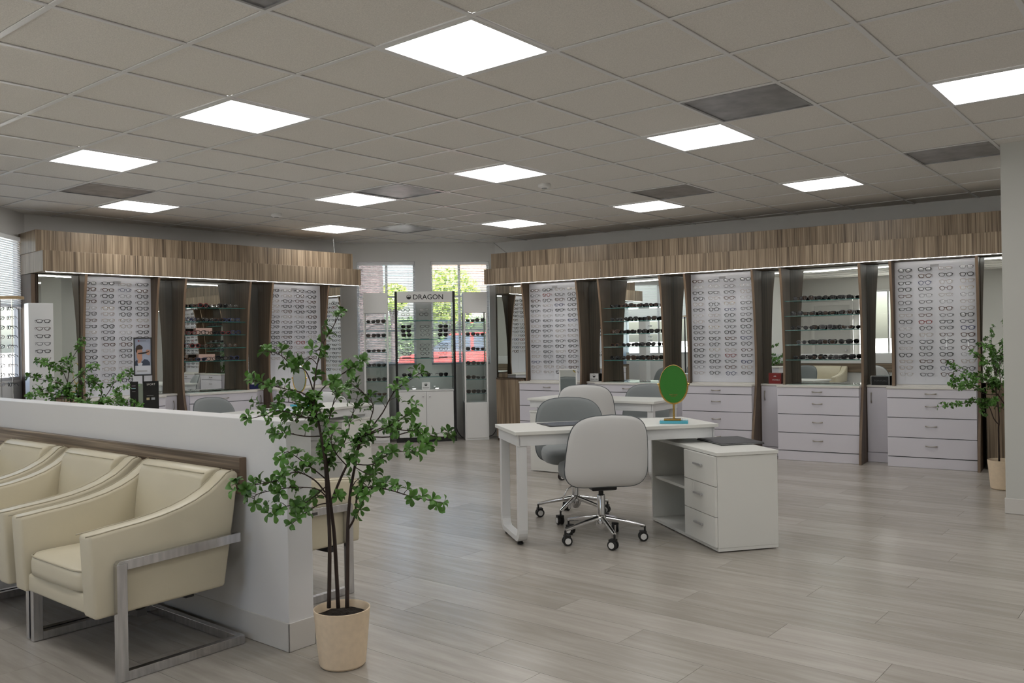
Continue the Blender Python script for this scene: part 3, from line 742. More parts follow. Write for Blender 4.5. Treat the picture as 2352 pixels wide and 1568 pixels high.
# ---------------------------------------------------------------- the corner showcases (frame FC)
rnd = random.Random(23)
t = wthing(FC, 'eyewear_showcase', 'tall white showcase with black sides, glass shelves and a lettered header', 'showcase', 1.132, 0, 0)
wd = .405; D1, D0 = -.45, -.06
for sg in (-1, 1):
    MB().box(sg*wd-(.032 if sg > 0 else 0), sg*wd+(.032 if sg < 0 else 0), D1, D0, .06, 2.03).build('side_panel', M_black, t, 'black side panel', bevel=.002)
MB().box(-wd+.034, wd-.034, D1+.004, D1+.11, 1.885, 2.028).build('header', M_plast, t, bevel=.002)
MB().box(-wd, wd, D1+.01, D0, .001, .058).build('plinth', M_black, t)
MB().box(-wd+.034, wd-.034, D1+.03, D0, .062, .685).build('cabinet_body', M_white, t)
MB().box(-wd+.034, wd-.034, D1+.005, D0, .686, .702).build('cabinet_top', M_plast, t)
for sg in (-1, 1):
    d = MB().box(min(0,sg*(wd-.036))+.002, max(0,sg*(wd-.036))-.002, D1+.008, D1+.026, .066, .680).build('door', M_plast, t, bevel=.0015)
    MB().lathe([(.004,0),(.004,.012),(.010,.016),(.010,.022),(.004,.024)], 12).build('knob', M_steel, d, smooth=True, shade_angle=.7)
    k = d.children[0]; k.location = (sg*.045, D1+.008, .615); k.rotation_euler = (PI/2,0,0)
MB().box(-wd+.034, wd-.034, D0-.006, D0, .703, 1.884).build('back_pane', M_glass, t)
hd = text_part('DRAGON', .095, M_ink, t, (.045, D1+.003, 1.952), FRONT, bold=.0008)
emblem(t, (-.215, D1+.0025, 1.955), .032)
SZ = [1.641, 1.387, 1.132, .879]
for z in SZ:
    s_ = MB().box(-wd+.034, wd-.034, D1+.03, D0-.008, z-.008, z).build('glass_shelf', M_shelf, t)
    MB().box(-wd+.034, wd-.034, D1+.0285, D1+.0297, z-.0078, z-.0002).build('shelf_edge', M_shelfedge, s_)
for tier, rows in ((0,2),(1,3),(2,3)):
    zt = SZ[tier]
    for c in range(3):
        x = -.25+.25*c
        MB().box(x-.04, x+.04, -.172, -.168, zt+.01, zt+.205).build('frame_plate', M_glass, t)
        MB().box(x-.06, x+.06, -.19, -.15, zt+.001, zt+.009).build('plate_foot', M_blackm, t)
        for r in range(rows):
            sun = tier == 1 and c != 1
            col = 'black' if sun else rnd.choice(['black','grey','black','pale'])
            sh = 'wide' if sun else rnd.choice(['square','oval','rect','round'])
            z = zt+.175-.058*r if rows == 3 else zt+.15-.062*r
            eyewear(sh, col, 'black' if sun else 'clear', FC.w(1.132+x+rnd.uniform(-.01,.01), .225, z), FC.a+rnd.uniform(-.06,.06),
                '%s, %s tier down, %s column, %s from its top, lettered showcase' % (('black sunglasses' if sun else CW_[col]+' eyeglasses'), ORD[tier], ORD[c], ORD[r]), 'eyewear in the lettered showcase', sun=sun, temple=.045)
for k, x in enumerate((-.25, .0, .24)):
    eyewear('wide', 'black', 'black', FC.w(1.132+x, .34, SZ[3]+.024), FC.a+rnd.uniform(-.4,.4), 'black sunglasses, %s from left on the lowest shelf of the lettered showcase' % ORD[k], 'eyewear in the lettered showcase', sun=True, temple=.13)
bx = wthing(FC, 'emblem_card', 'small white card with a round emblem inside the lettered showcase', 'card', 1.132, .32, .7025)
MB().box(-.055,.055,-.005,.005,0,.10).build('card', M_plast, bx); emblem(bx, (0,-.0062,.066), .020); text_part('DRAGON', .024, M_ink, bx, (0,-.0056,.022), FRONT, sx=.85)
for x, wh in ((-.16,'left'), (.15,'right')):
    p = wthing(FC, 'puck_light', 'small white puck light on the counter of the lettered showcase, %s of the card' % wh, 'light', 1.132+x, .36, .7022, 'puck lights')
    MB().lathe([(.030,0),(.031,.008),(.026,.014)], 18).build('body', M_plast, p, smooth=True, shade_angle=.7)
    MB().lathe([(.022,.0142),(.021,.0155)], 16).build('lens', M_led, p)

def tower(s0, s1, label, where):
    t = wthing(FC, 'glass_tower', label, 'showcase', (s0+s1)/2, 0, 0, 'narrow white glass towers'); h = (s1-s0)/2
    y0, y1 = -.40, -.08
    MB().box(-h, h, y0, y1, .001, .515).build('base', M_plast, t, bevel=.002)
    MB().box(-h+.02, h-.02, y0-.008, y0-.001, .03, .495).build('base_door', M_plast, t, bevel=.0015)
    MB().box(-h, h, y0, y1, 1.745, 2.02).build('header', M_plast, t, bevel=.002)
    for x0 in (-h, h-.022):
        for yy in (y0, y1-.022): MB().box(x0, x0+.022, yy, yy+.022, .516, 1.744).build('post', M_plast, t)
    MB().box(-h+.023, h-.023, y0+.004, y0+.008, .52, 1.74).build('glass_door', M_glass, t)
    for x0 in (-h+.008, h-.012): MB().box(x0, x0+.004, y0+.023, y1-.023, .52, 1.74).build('side_glass', M_glass, t)
    MB().box(-h+.023, h-.023, y1-.010, y1-.006, .52, 1.74).build('back_glass', M_glass, t)
    MB().box(-h+.03, -h+.075, y0+.0025, y0+.0035, 1.705, 1.73).build('lock_plate', M_steel, t)
    zs = [1.612,1.42,1.22,1.025,.83,.634]
    for k, z in enumerate(zs):
        s_ = MB().box(-h+.024, h-.024, y0+.012, y1-.012, z-.007, z).build('glass_shelf', M_shelf, t)
        MB().box(-h+.024, h-.024, y0+.0105, y0+.0118, z-.0068, z-.0002).build('shelf_edge', M_shelfedge, s_)
        for q in range(2):
            sh = rnd.choice(['wide','square','cat']); col = rnd.choice(['black','black','tortoise','black']); ln = rnd.choice(['black','brown','black'])
            eyewear(sh, col, ln, FC.w((s0+s1)/2-.066+.132*q, .335+rnd.uniform(-.015,.015), z+SHAPES[sh][1]+.0012), FC.a+rnd.uniform(-.12,.12),
                '%s sunglasses, %s side of the %s shelf down, glass tower %s' % (CW_[col], ('left','right')[q], ORD[k], where), 'sunglasses in the glass towers', sun=True, temple=.12)
tower(.31, .635, 'narrow white glass tower left of the lettered showcase', 'left of the showcase')
tower(1.655, 1.98, 'narrow white glass tower right of the lettered showcase', 'right of the showcase')
c = tag(MB().tube([FC.w(1.56,.03,.16), FC.w(1.575,.05,.09), FC.w(1.60,.07,.05), FC.w(1.63,.06,.012), FC.w(1.65,.05,.006)], .005, 6).build('power_cord', M_rubber, smooth=True), 'black power cord on the floor between the showcase and the right tower', 'cord')
c = tag(MB().tube([FC.w(1.985,.05,.05), FC.w(2.02,.07,.012), FC.w(2.06,.06,.02), FC.w(2.10,.04,.06), FC.w(2.12,.02,.10)], .005, 6).build('power_cord', M_rubber, smooth=True), 'black power cord on the floor right of the right tower', 'cord')
for F_, s_, d_, lb in ((FC, 2.12, .10, 'thin grey support rod from the ceiling to the right canopy end'), (FL, 3.62, .30, 'thin grey support rod from the ceiling to the left canopy end')):
    p0 = F_.w(s_, d_, CEIL-.005); p1 = FR.w(.42,.25,2.512) if F_ is FC else FL.w(3.64,.30,2.512)
    tag(MB().cyl(p0, p1, .004, 6).build('support_rod', M_steel), lb, 'rod')

# ---------------------------------------------------------------- white L-shaped desks
def rounded_u(y0, y1, zt, zb, r, w):
    """centre line of a U leg in the y-z plane"""
    pts = [(y0, zt)]
    for k in range(7):
        a = PI + (PI/2)*k/6; pts.append((y0+r+r*math.cos(a), zb+r+r*math.sin(a)))
    for k in range(7):
        a = 1.5*PI + (PI/2)*k/6; pts.append((y1-r+r*math.cos(a), zb+r+r*math.sin(a)))
    pts.append((y1, zt)); return pts
def u_leg(parent, x, dep):
    th, wx = .024, .030
    m = MB(); o = rounded_u(.03, dep-.03, .655, .022, .085, 0); i = rounded_u(.03+th*2, dep-.03-th*2, .655, .022+th*1.4, .055, 0)
    n = len(o); vs = []
    for (ya, za), (yb, zb) in zip(o, i): vs += [(x-wx, ya, za), (x+wx, ya, za), (x+wx, yb, zb), (x-wx, yb, zb)]
    fs = [(0,1,2,3), tuple(range(4*n-1, 4*n-5, -1))]
    for k in range(n-1):
        for q in range(4): fs.append((4*k+q, 4*k+(q+1)%4, 4*k+4+(q+1)%4, 4*k+4+q))
    l = m.add(vs, fs).build('leg', M_deskm, parent, bevel=.002)
    for y in (.12, dep-.12): MB().lathe([(.020,.001),(.020,.012),(.012,.0225)], 12, (x,y,0)).build('foot_pad', M_rubber, l)
    return l
M_bar = pmat('satin_bar', (.55,.55,.56), .4, metal=.6)
def corner_desk(loc, ang, label, cab, open_dir, drawer_low, leg_x, L_=1.435, Dp=.58):
    t = thing('corner_desk', label, 'desk', (loc[0], loc[1], 0), ang, 'white corner desks')
    MB().box(0, L_, 0, Dp, .7265, .75).build('tabletop', M_desk, t, bevel=.0025)
    MB().box(.03, L_-.03, .022, .042, .655, .726).build('apron', M_deskm, t, bevel=.001); MB().box(.03, L_-.03, Dp-.042, Dp-.022, .655, .726).build('apron', M_deskm, t, bevel=.001)
    for x in (.02, L_-.04): MB().box(x, x+.02, .022, Dp-.022, .655, .726).build('end_apron', M_deskm, t)
    u_leg(t, leg_x, Dp)
    x0, x1, y0, y1 = cab
    c = MB()
    xo, xi = (x0, x1) if open_dir < 0 else (x1, x0)     # open face at xo
    yd = y0+.44 if drawer_low else y1-.44                # division between drawers and shelves
    c.box(x0, x1, y0, y1, .008, .028)                    # bottom
    c.box(x0, x1, y0, y0+.018, .029, .598); c.box(x0, x1, y1-.018, y1, .029, .598)
    c.box(x0+.001, x1-.001, yd-.009, yd+.009, .029, .598)
    bk = (x1-.012, x1-.001) if open_dir < 0 else (x0+.001, x0+.012)
    c.box(bk[0], bk[1], y0+.018, y1-.018, .029, .598)
    sy = (yd+.009, y1-.018) if drawer_low else (y0+.018, yd-.009)
    c.build('cabinet_body', M_desk, t)
    MB().box(x0+.02, x1-.02, sy[0]+.001, sy[1]-.001, .315, .333).build('inner_shelf', M_desk, t)
    MB().box(x0-.006, x1+.006, y0-.006, y1+.006, .60, .622).build('cabinet_top', M_desk, t, bevel=.002)
    dy = (y0+.003, yd-.003) if drawer_low else (yd+.003, y1-.003)
    for k in range(3):
        z0 = .032+.189*k; xf = (xo-.018, xo-.001) if open_dir < 0 else (xo+.001, xo+.018)
        d = MB().box(xf[0], xf[1], dy[0], dy[1], z0+.002, z0+.187).build('drawer', M_desk, t, bevel=.001)
        xx = xf[0]-.014 if open_dir < 0 else xf[1]+.014; yc = (dy[0]+dy[1])/2
        h = MB().box(xx-.004, xx+.004, yc-.055, yc+.055, z0+.110, z0+.122)
        for yy in (yc-.045, yc+.045): h.box(min(xx,xf[0]), max(xx,xf[1]), yy-.004, yy+.004, z0+.112, z0+.120)
        h.build('handle', M_bar, d)
    for x, y in (((x0+.04, .25), (x0+.04, Dp-.08), (L_-.07, Dp-.08)) if x0 > .5 else ((x0+.06, .06), (x1-.08, .06), (x0+.06, Dp-.08))):
        MB().box(x, x+.03, y, y+.02, .6225, .655).build('bracket', M_deskm, t)
    for y in (sy[0]+.10, sy[1]-.10):
        for z in (.12, .50): MB().cyl((bk[0]-.0015, y, z), (bk[0]-.0002, y, z), .006, 8).build('screw_cap', M_steel, t)
    return t
A53 = math.atan2(1.147, .862)
corner_desk((-.428,1.526), A53, 'white corner desk with drawers standing nearest, carrying the green oval mirror', (1.165,1.58,-.495,.535), -1, True, .055)
corner_desk((-2.42,4.19), math.radians(3.6), 'second white corner desk farther back, between two swivel chairs', (.02,.43,.02,1.02), 1, True, 1.38)
corner_desk((-3.10,1.50), math.radians(100), 'white corner desk on the left, half hidden behind the half wall and plant', (1.02,1.43,.02,.92), -1, True, .055)

# ---------------------------------------------------------------- swivel chairs
def chair_outline(n=44):
    pts = []
    for k in range(n):
        a = 2*PI*k/n; c, s = math.cos(a), math.sin(a); ex = 4.4
        x = math.copysign(abs(c)**(2/ex), c)*.278; z = math.copysign(abs(s)**(2/ex), s)*.234
        pts.append((x, z))
    return pts
def chair_pt(x, z, bulge):
    """x, z in outline coordinates (z from -.236 to .236) -> local point on the wrapped back"""
    v = (z+.234)/.468
    xs = x*(1.0-.17*max(0, v-.25)**1.3)
    y = .205 + .085*v - 1.15*xs*xs*(1-.25*v) - .10*max(0, .22-v)**2*20*.25
    return Vector((xs, y+bulge, (.610+z) + .012*math.cos(xs*9)))
def make_chair(label, loc, face, dz=0.0):
    t = thing('swivel_chair', label, 'chair', (loc[0], loc[1], 0), math.atan2(face[1], face[0])+PI/2, 'white and grey swivel chairs')
    ol = chair_outline(); n = len(ol)
    for nm, sgn, mat in (('back_shell', 1, M_shell), ('back_cushion', -1, M_grey)):
        vs = []; fs = []; rings = [1.0,.97,.90,.75,.5,.25]
        for q, r in enumerate(rings):
            b_ = sgn*(.004+.030*math.sqrt(max(0, 1-r**4)))
            vs += [chair_pt(x*r, z*r, b_) for x, z in ol]
        vs.append(chair_pt(0, 0, sgn*.034))
        for q in range(len(rings)-1):
            for k in range(n): fs.append((q*n+k, q*n+(k+1)%n, (q+1)*n+(k+1)%n, (q+1)*n+k))
        L0 = (len(rings)-1)*n
        for k in range(n): fs.append((L0+k, L0+(k+1)%n, len(vs)-1))
        MB().add(vs, fs).build(nm, mat, t, smooth=True)
    pts = [chair_pt(x*1.005, z*1.005, 0) for x, z in ol]; MB().tube(pts+[pts[0],pts[1]], .0042, 6, caps=False).build('piping', M_seam, t, smooth=True)
    # seat cushion
    m = MB(); rings = [(.86,.405),(.97,.415),(1.0,.445),(1.0,.475),(.96,.502),(.86,.515),(.6,.522),(.3,.524)]
    vs = []
    for r, z in rings:
        for k in range(32):
            a = 2*PI*k/32; c, s = math.cos(a), math.sin(a)
            vs.append((math.copysign(abs(c)**.55, c)*.255*r, -.078+math.copysign(abs(s)**.55, s)*.238*r, z + (.012*(-s) if s < 0 else 0)*-1*(z > .48)))
    fs = [(q*32+k, q*32+(k+1)%32, (q+1)*32+(k+1)%32, (q+1)*32+k) for q in range(len(rings)-1) for k in range(32)]
    fs += [tuple(range(31,-1,-1)), tuple(range((len(rings)-1)*32, len(rings)*32))]
    m.add(vs, fs).build('seat', M_grey, t, smooth=True, shade_angle=1.2)
    MB().box(-.085,.085,-.11,.10,.345,.398).build('tilt_mechanism', M_blackm, t, bevel=.01)
    MB().tube([(.085,.0,.372),(.20,.01,.368),(.235,.02,.352),(.268,.035,.285)], [.005,.005,.005,.0055], 8).build('lever', M_chrome, t, smooth=True)
    MB().cyl((0,0,.22),(0,0,.346),.016,14).build('gas_piston', M_blackm, t, smooth=True, shade_angle=.8)
    p = MB().lathe([(.027,.115),(.027,.30),(.024,.305)], 18).build('post', M_chrome, t, smooth=True, shade_angle=.8)
    MB().lathe([(.020,.075),(.040,.10),(.042,.135),(.034,.165),(.028,.172)], 20).build('hub', M_chrome, t, smooth=True, shade_angle=.8)
    for k in range(5):
        a = .35+2*PI*k/5; cx_, sx_ = math.cos(a), math.sin(a)
        l = MB().tube([(cx_*.03,sx_*.03,.148),(cx_*.15,sx_*.15,.128),(cx_*.285,sx_*.285,.100)], [.019,.015,.011], 10).build('base_leg', M_chrome, t, smooth=True, shade_angle=.9)
        c = MB(); px, py = cx_*.285, sx_*.285; b_ = a+rnd.uniform(.6,2.4); ax = Vector((math.cos(b_), math.sin(b_), 0)); tr = Vector((-ax.y, ax.x, 0))*.012
        ctr = Vector((px, py, .032))+tr
        for sg in (-1, 1):
            m = MB(); vs = []
            for dd, rr in ((.006,.024),(.006,.0315),(.020,.0315),(.024,.027)):
                for q in range(18):
                    an = 2*PI*q/18; e1 = Vector((0,0,1)); e2 = ax.cross(e1)
                    vs.append(ctr+ax*sg*dd+(e1*math.cos(an)+e2*math.sin(an))*rr)
            fs = [(r*18+q, r*18+(q+1)%18, (r+1)*18+(q+1)%18, (r+1)*18+q) for r in range(3) for q in range(18)] + [tuple(range(18)), tuple(range(54,72))]
            w_ = m.add(vs, fs).build('caster_wheel', M_rubber, l, smooth=True, shade_angle=.6)
            MB().cyl(ctr+ax*sg*.0235, ctr+ax*sg*.0255, .020, 16).build('wheel_cap', M_plast, l)
        MB().cyl((px,py,.058),(px,py,.098),.007,10).obox(ctr+Vector((0,0,.028)), ax*.0235, ax.cross(Vector((0,0,1)))*.020, (0,0,.008)).build('caster_fork', M_rubber, l)
    if dz:
        for ch in t.children:
            n_ = ch.name.split('.')[0]
            if n_ in ('back_shell','back_cushion','piping','seat','tilt_mechanism','lever','gas_piston'): ch.location.z += dz
    return t
ey53 = (-math.sin(A53), math.cos(A53))
make_chair('white-backed swivel chair nearest, its back turned to the viewer at the near desk', (-.115,2.04), (-.74,.67))
make_chair('grey swivel chair behind the near desk, facing the viewer', (-.68,2.55), (.72,-.69), .03)
make_chair('white-backed swivel chair pulled up to the second desk, seen from behind', (-1.60,4.10), (-.45,.9), .065)
make_chair('grey swivel chair on the far side of the second desk', (-1.52,5.02), (.30,-.95))
make_chair('grey swivel chair left of the half-hidden left desk', (-3.96,1.74), (.97,.25))
make_chair('white-backed swivel chair right of the half-hidden left desk, behind the plant', (-4.20,3.10), (-.5,.87))

# ---------------------------------------------------------------- cream armchairs with steel frames
def make_armchair():
    t = thing('armchair', '', 'armchair', (0,0,0), 0, 'cream leather armchairs')
    # local: front = -y, back at y = +.33; width along x
    top = [(-.345,.594),(-.30,.598),(-.247,.604),(-.19,.609),(-.128,.615),(-.04,.628),(.042,.646),(.11,.668),(.178,.700),(.225,.733),(.264,.766),(.295,.776),(.322,.762)]
    bot = [(.300,.60),(.245,.268),(-.328,.262)]
    prof_ = top+bot
    for sg in (-1, 1):
        x0, x1 = (.278, .38) if sg > 0 else (-.38, -.278)
        a = MB().prism(prof_, x0, x1, 'x').build('arm', M_cream, t, smooth=True, bevel=.014, seg=3, shade_angle=.9)
        for xx in (x0+.010, x1-.010):
            MB().tube([(xx, y+(-.012 if k == 0 else 0), z+.0005) for k, (y, z) in enumerate(top[:-1])], .0028, 6).build('piping', M_pipe, a, smooth=True)
    # backrest slab with rounded top
    bp = [(.155,.40),(.176,.62),(.195,.735),(.215,.762),(.25,.778),(.29,.778),(.322,.765),(.300,.60),(.245,.268),(.17,.268)]
    MB().prism(bp, -.276, .276, 'x').build('backrest', M_cream, t, smooth=True, bevel=.010, seg=3, shade_angle=.9)
    MB().tube([(-.27,.214,.763),(.27,.214,.763)], .0028, 6).build('piping', M_pipe, t)
    MB().box(-.274, .274, -.318, .165, .266, .345).build('seat_base', M_cream, t, bevel=.012, seg=3, smooth=True, shade_angle=.9)
    m = MB()
    for nm in (0,):
        n = 32; rings = [(.95,.347),(.995,.352),(1,.375),(1,.405),(.985,.428),(.94,.440),(.7,.452),(.35,.458)]
        vs = []
        for r, z in rings:
            for k in range(n):
                a = 2*PI*k/n; c, s = math.cos(a), math.sin(a)
                vs.append((math.copysign(abs(c)**.28, c)*.273*r, -.085+math.copysign(abs(s)**.28, s)*.247*r, z))
        fs = [(q*n+k, q*n+(k+1)%n, (q+1)*n+(k+1)%n, (q+1)*n+k) for q in range(len(rings)-1) for k in range(n)] + [tuple(range(n-1,-1,-1)), tuple(range((len(rings)-1)*n, len(rings)*n))]
        m.add(vs, fs)
    cu = m.build('seat_cushion', M_cream, t, smooth=True, shade_angle=1.2)
    pr = [(math.copysign(abs(math.cos(2*PI*k/48))**.28, math.cos(2*PI*k/48))*.270, -.085+math.copysign(abs(math.sin(2*PI*k/48))**.28, math.sin(2*PI*k/48))*.244, .432) for k in range(49)]
    MB().tube(pr, .003, 6, caps=False).build('piping', M_pipe, cu, smooth=True)
    # flat-bar steel frame
    for sg in (-1, 1):
        x0, x1 = (.383, .413) if sg > 0 else (-.413, -.383)
        m = MB(); m.prism([(-.255,.0015),(-.255,.470),(-.213,.470),(-.213,.0015)], x0, x1, 'x')
        m.prism([(-.255,.470),(-.245,.482),(.305,.500),(.305,.460),(-.213,.444),(-.213,.470)], x0, x1, 'x')
        m.box(x0, x1, -.213, .318, .0015, .040)
        m.build('side_frame', M_steel, t, bevel=.0015)
        MB().box(min(x0, sg*.37), max(x1-.02*sg if sg > 0 else x1, sg*.37), -.02, .03, .455, .470).build('mount', M_blackm, t)
    MB().box(-.383, .383, .288, .318, .0015, .040).build('rear_bar', M_steel, t, bevel=.0015)
    MB().box(-.383, .383, -.16, -.12, .235, .262).build('cross_bar', M_blackm, t); MB().box(-.30, .30, .10, .14, .235, .265).build('cross_bar', M_blackm, t)
    return t
ac = make_armchair()
ac.location = (-.735, -.865, 0); ac['label'] = 'nearest cream leather armchair with a steel frame, at the end of the row'
for k, lb in ((1,'middle cream leather armchair in the row against the half wall'), (2,'cream leather armchair farthest left in the row, cut by the picture edge')):
    c = copy_tree(ac); c.location = (-.735-.845*k, -.865, 0); c['label'] = lb
c = copy_tree(ac); c.location = (-.945, .01, 0); c.rotation_euler = (0,0,PI); c['label'] = 'cream armchair on the far side of the half wall, partly behind the plant'
c = copy_tree(ac); c.location = (-2.62, .01, 0); c.rotation_euler = (0,0,PI); c['label'] = 'cream armchair hidden behind the half wall, seen in the mirrors'

# ---------------------------------------------------------------- things on the desks
def oval_mirror(loc, rz, label):
    t = thing('table_mirror', label, 'mirror', loc, rz, 'oval table mirrors')
    MB().box(-.096,.096,-.04,.04,.0005,.020).build('base', M_aqua, t, bevel=.002); MB().box(-.068,.048,-.030,.034,.0203,.032).build('base_plate', M_gold, t, bevel=.002)
    MB().box(.052,.094,-.034,.034,.0203,.030).build('glass_block', M_glass, t)
    MB().cyl((0,0,.032),(0,0,.142),.0075,14).build('stem', M_gold, t, smooth=True, shade_angle=.8)
    ctr = .270; el = [(math.cos(2*PI*k/48), math.sin(2*PI*k/48)) for k in range(48)]
    poly = [(x*.090, ctr+z*.128) for x, z in el]
    b_ = MB().prism(poly, -.006, .003, 'y').build('back_plate', M_green, t, 'green oval back')
    MB().prism([(x*.087, ctr+z*.125) for x, z in el], .0032, .0045, 'y').build('mirror_glass', M_mirror, t)
    pts = [(x*.0925, 0, ctr+z*.1305) for x, z in el]; MB().tube(pts+pts[:2], .0035, 8, caps=False).build('rim', M_gold, t, smooth=True)
    arc = [(math.cos(a)*.099, 0.002, ctr+math.sin(a)*.1365) for a in [PI+PI*k/24 for k in range(25)]]
    MB().tube(arc, .0036, 8).build('yoke', M_gold, t, smooth=True)
    for sg in (-1, 1): MB().lathe([(.006,-.007),(.0085,-.003),(.0085,.003),(.004,.007)], 10, (sg*.102,.002,ctr)).build('pivot_knob', M_gold, t)
    text_part('kate spade', .013, M_gold, b_, (0,-.0064,ctr-.072), FRONT); text_part('NEW YORK', .0065, M_gold, b_, (0,-.0064,ctr-.084), FRONT)
    return t
def facing(p, q=CAM): return math.atan2(q[1]-p[1], q[0]-p[0])+PI/2
oval_mirror((.17,2.533,.7505), facing((.17,2.533))-.05, 'green oval table mirror on an aqua base, standing on the near desk')
p = (-3.66, 2.28); oval_mirror((p[0],p[1],.7505), facing(p)+2.25, 'oval table mirror on an aqua base on the left desk, behind the plant leaves')
p = Vector((-2.10,4.47)); t = thing('framed_mirror', 'rectangular white-framed mirror standing on the second desk', 'mirror', (p.x,p.y,.7505), facing(p)+.10)
m = MB(); m.box(-.092,-.080,-.008,.008,.004,.292); m.box(.080,.092,-.008,.008,.004,.292); m.box(-.080,.080,-.008,.008,.280,.292); m.box(-.080,.080,-.008,.008,.004,.016); m.build('frame', M_plast, t, bevel=.001)
MB().box(-.080,.080,-.002,.002,.016,.280).build('mirror_glass', M_mirror, t); MB().box(-.07,.07,-.045,.045,.0002,.0038).build('foot', M_plast, t)
for z in (.274,): MB().lathe([(.007,-.003),(.007,.003)], 10, (-.083,-.009,z)).build('screw', M_chrome, t)
ex53 = Vector((math.cos(A53), math.sin(A53)))
pq = at(1306, 973.5, z=.75); t = thing('desk_pad', 'dark framed pad with a bluish glossy top on the near desk', 'pad', (pq.x,pq.y,.7503), A53+.06)
MB().box(-.19,.19,-.14,.14,0,.004).build('pad', M_blackm, t, bevel=.0015); MB().box(-.165,.165,-.115,.115,.0041,.0052).build('sheet', M_screen, t)
t = thing('menu_folder', 'dark grey folder lying on the low cabinet of the near desk', 'folder', (.475,2.745,.6225), A53-.04)
MB().box(-.155,.155,-.205,.185,0,.005).build('cover', M_folder, t, bevel=.0015); MB().box(-.15,.152,-.20,.18,.0052,.009).build('pages', M_plast, t); MB().box(-.155,.155,-.205,.185,.0092,.0132).build('cover', M_folder, t, bevel=.0015)
t = thing('papers', 'few pale papers lying on the left desk', 'paper', (-3.45,1.95,.7503), 1.9); MB().box(-.105,.105,-.15,.15,0,.003).build('sheet', pmat('paper_blue', (.55,.58,.72), .5), t)

# ---------------------------------------------------------------- left corner: counter with poster stand, pillar, rack
p = at(331, 900, t=6.75); cx_, cy_ = p.x, p.y; rz = facing((cx_,cy_))+.10
t = thing('display_counter', 'low white counter hidden behind the half wall, under the poster stand', 'counter', (cx_+.02,cy_+.05,0), .05)
MB().box(-.42,.42,-.22,.22,.08,.775).build('body', M_white, t); MB().box(-.43,.43,-.23,.23,.776,.80).build('top', M_edge, t, bevel=.002); MB().box(-.40,.40,-.20,.20,.001,.079).build('plinth', M_dark, t)
t = thing('poster_stand', 'black folding card stand with a framed portrait poster on top', 'poster stand', (cx_,cy_,.801), rz)
for x0, x1, nm in ((-.104,-.045,'left'), (-.010,.104,'right')):
    MB().box(x0, x1, -.03, -.022, .0, .268).build('card_panel', M_black, t)
MB().prism([(-.045,-.026),(-.010,-.026),(-.028,.05)], .0, .250, 'z').build('spine', pmat('spine_green', (.23,.27,.22), .5), t)
text_part('SPORT', .021, M_inkw, t, (.047,-.0306,.242), FRONT)
for k, (x, z, w_, h_, c) in enumerate(((.025,.130,.022,.018,(.45,.38,.22)), (.062,.130,.026,.018,(.30,.32,.34)), (.04,.155,.05,.004,(.18,.18,.18)), (-.078,.215,.03,.006,(.20,.32,.36)), (-.078,.235,.028,.005,(.25,.18,.26)), (-.078,.19,.024,.003,(.3,.3,.3)))):
    MB().box(x-w_/2, x+w_/2, -.0308, -.0301, z-h_/2, z+h_/2).build('print', pmat('print_%d' % k, c, .5), t)
MB().box(-.045,-.030,-.0308,-.0301,.232,.244).build('print', pmat('print_g', (.25,.45,.2), .5), t)
MB().cyl((-.006,-.01,.25),(-.006,-.01,.315),.006,10).build('pole', M_blackm, t)
f = MB(); w2, z0, z1 = .066, .312, .612; xo = -.006
f.box(xo-w2, xo-w2+.008, -.018, -.004, z0, z1); f.box(xo+w2-.008, xo+w2, -.018, -.004, z0, z1); f.box(xo-w2+.008, xo+w2-.008, -.018, -.004, z0, z0+.010); f.box(xo-w2+.008, xo+w2-.008, -.018, -.004, z1-.010, z1)
f.build('poster_frame', M_blackm, t, bevel=.001)
pr = MB().box(xo-w2+.008, xo+w2-.008, -.010, -.006, z0+.010, z1-.010).build('poster_print', pmat('poster_sky', (.36,.40,.52), .35), t)
def pp(poly, mat, y): MB().prism([(xo+a*.001, z0+.012+b_*.001) for a, b_ in poly], y, y+.0004, 'y').build('print', mat, pr)
skin = pmat('print_skin', (.50,.27,.19), .5); hair = pmat('print_hair', (.045,.028,.022), .5); navy = pmat('print_navy', (.045,.06,.10), .5); wht = pmat('print_white', (.62,.64,.72), .5)
pp([(-57,2),(57,2),(57,66),(-57,66)], wht, -.0106)
pp([(-57,67),(52,67),(50,92),(34,112),(10,118),(-4,100),(-20,92),(-44,112),(-57,100)], navy, -.0106)
pp([(-34,67),(-8,67),(-2,84),(-16,96),(-40,92)], wht, -.0110)
pp([(-38,84),(-12,92),(-14,116),(-36,118)], skin, -.0113)
pp([(-46,168),(-42,128),(-30,108),(-12,104),(-4,114),(-6,150),(-2,176),(-8,200),(-40,200)], skin, -.0116)
pp([(-50,170),(-52,200),(-44,222),(-24,232),(-6,222),(2,204),(-6,194),(-38,192),(-42,170)], hair, -.0119)
pp([(22,160),(34,150),(46,148),(52,160),(56,176),(48,190),(30,192),(22,180)], skin, -.0116)
pp([(-36,166),(-4,170),(24,174),(46,182),(46,176),(24,164),(-2,158),(-34,158)], M_ink, -.0122)
pp([(-34,256),(-24,256),(-24,266),(-34,266)], M_red, -.0122); pp([(-22,258),(24,258),(24,263),(-22,263)], pmat('print_grey', (.16,.16,.2), .5), -.0122)
pp([(-44,20),(30,20),(30,30),(-44,30)], pmat('print_pale', (.40,.40,.42), .5), -.0122)
p = at(376, 930, t=6.70); eyewear('wide', 'black', 'black', (p.x, p.y, .824), facing((p.x,p.y))-.5, 'black sport sunglasses lying right of the poster stand', 'sport sunglasses', sun=True, temple=.13)

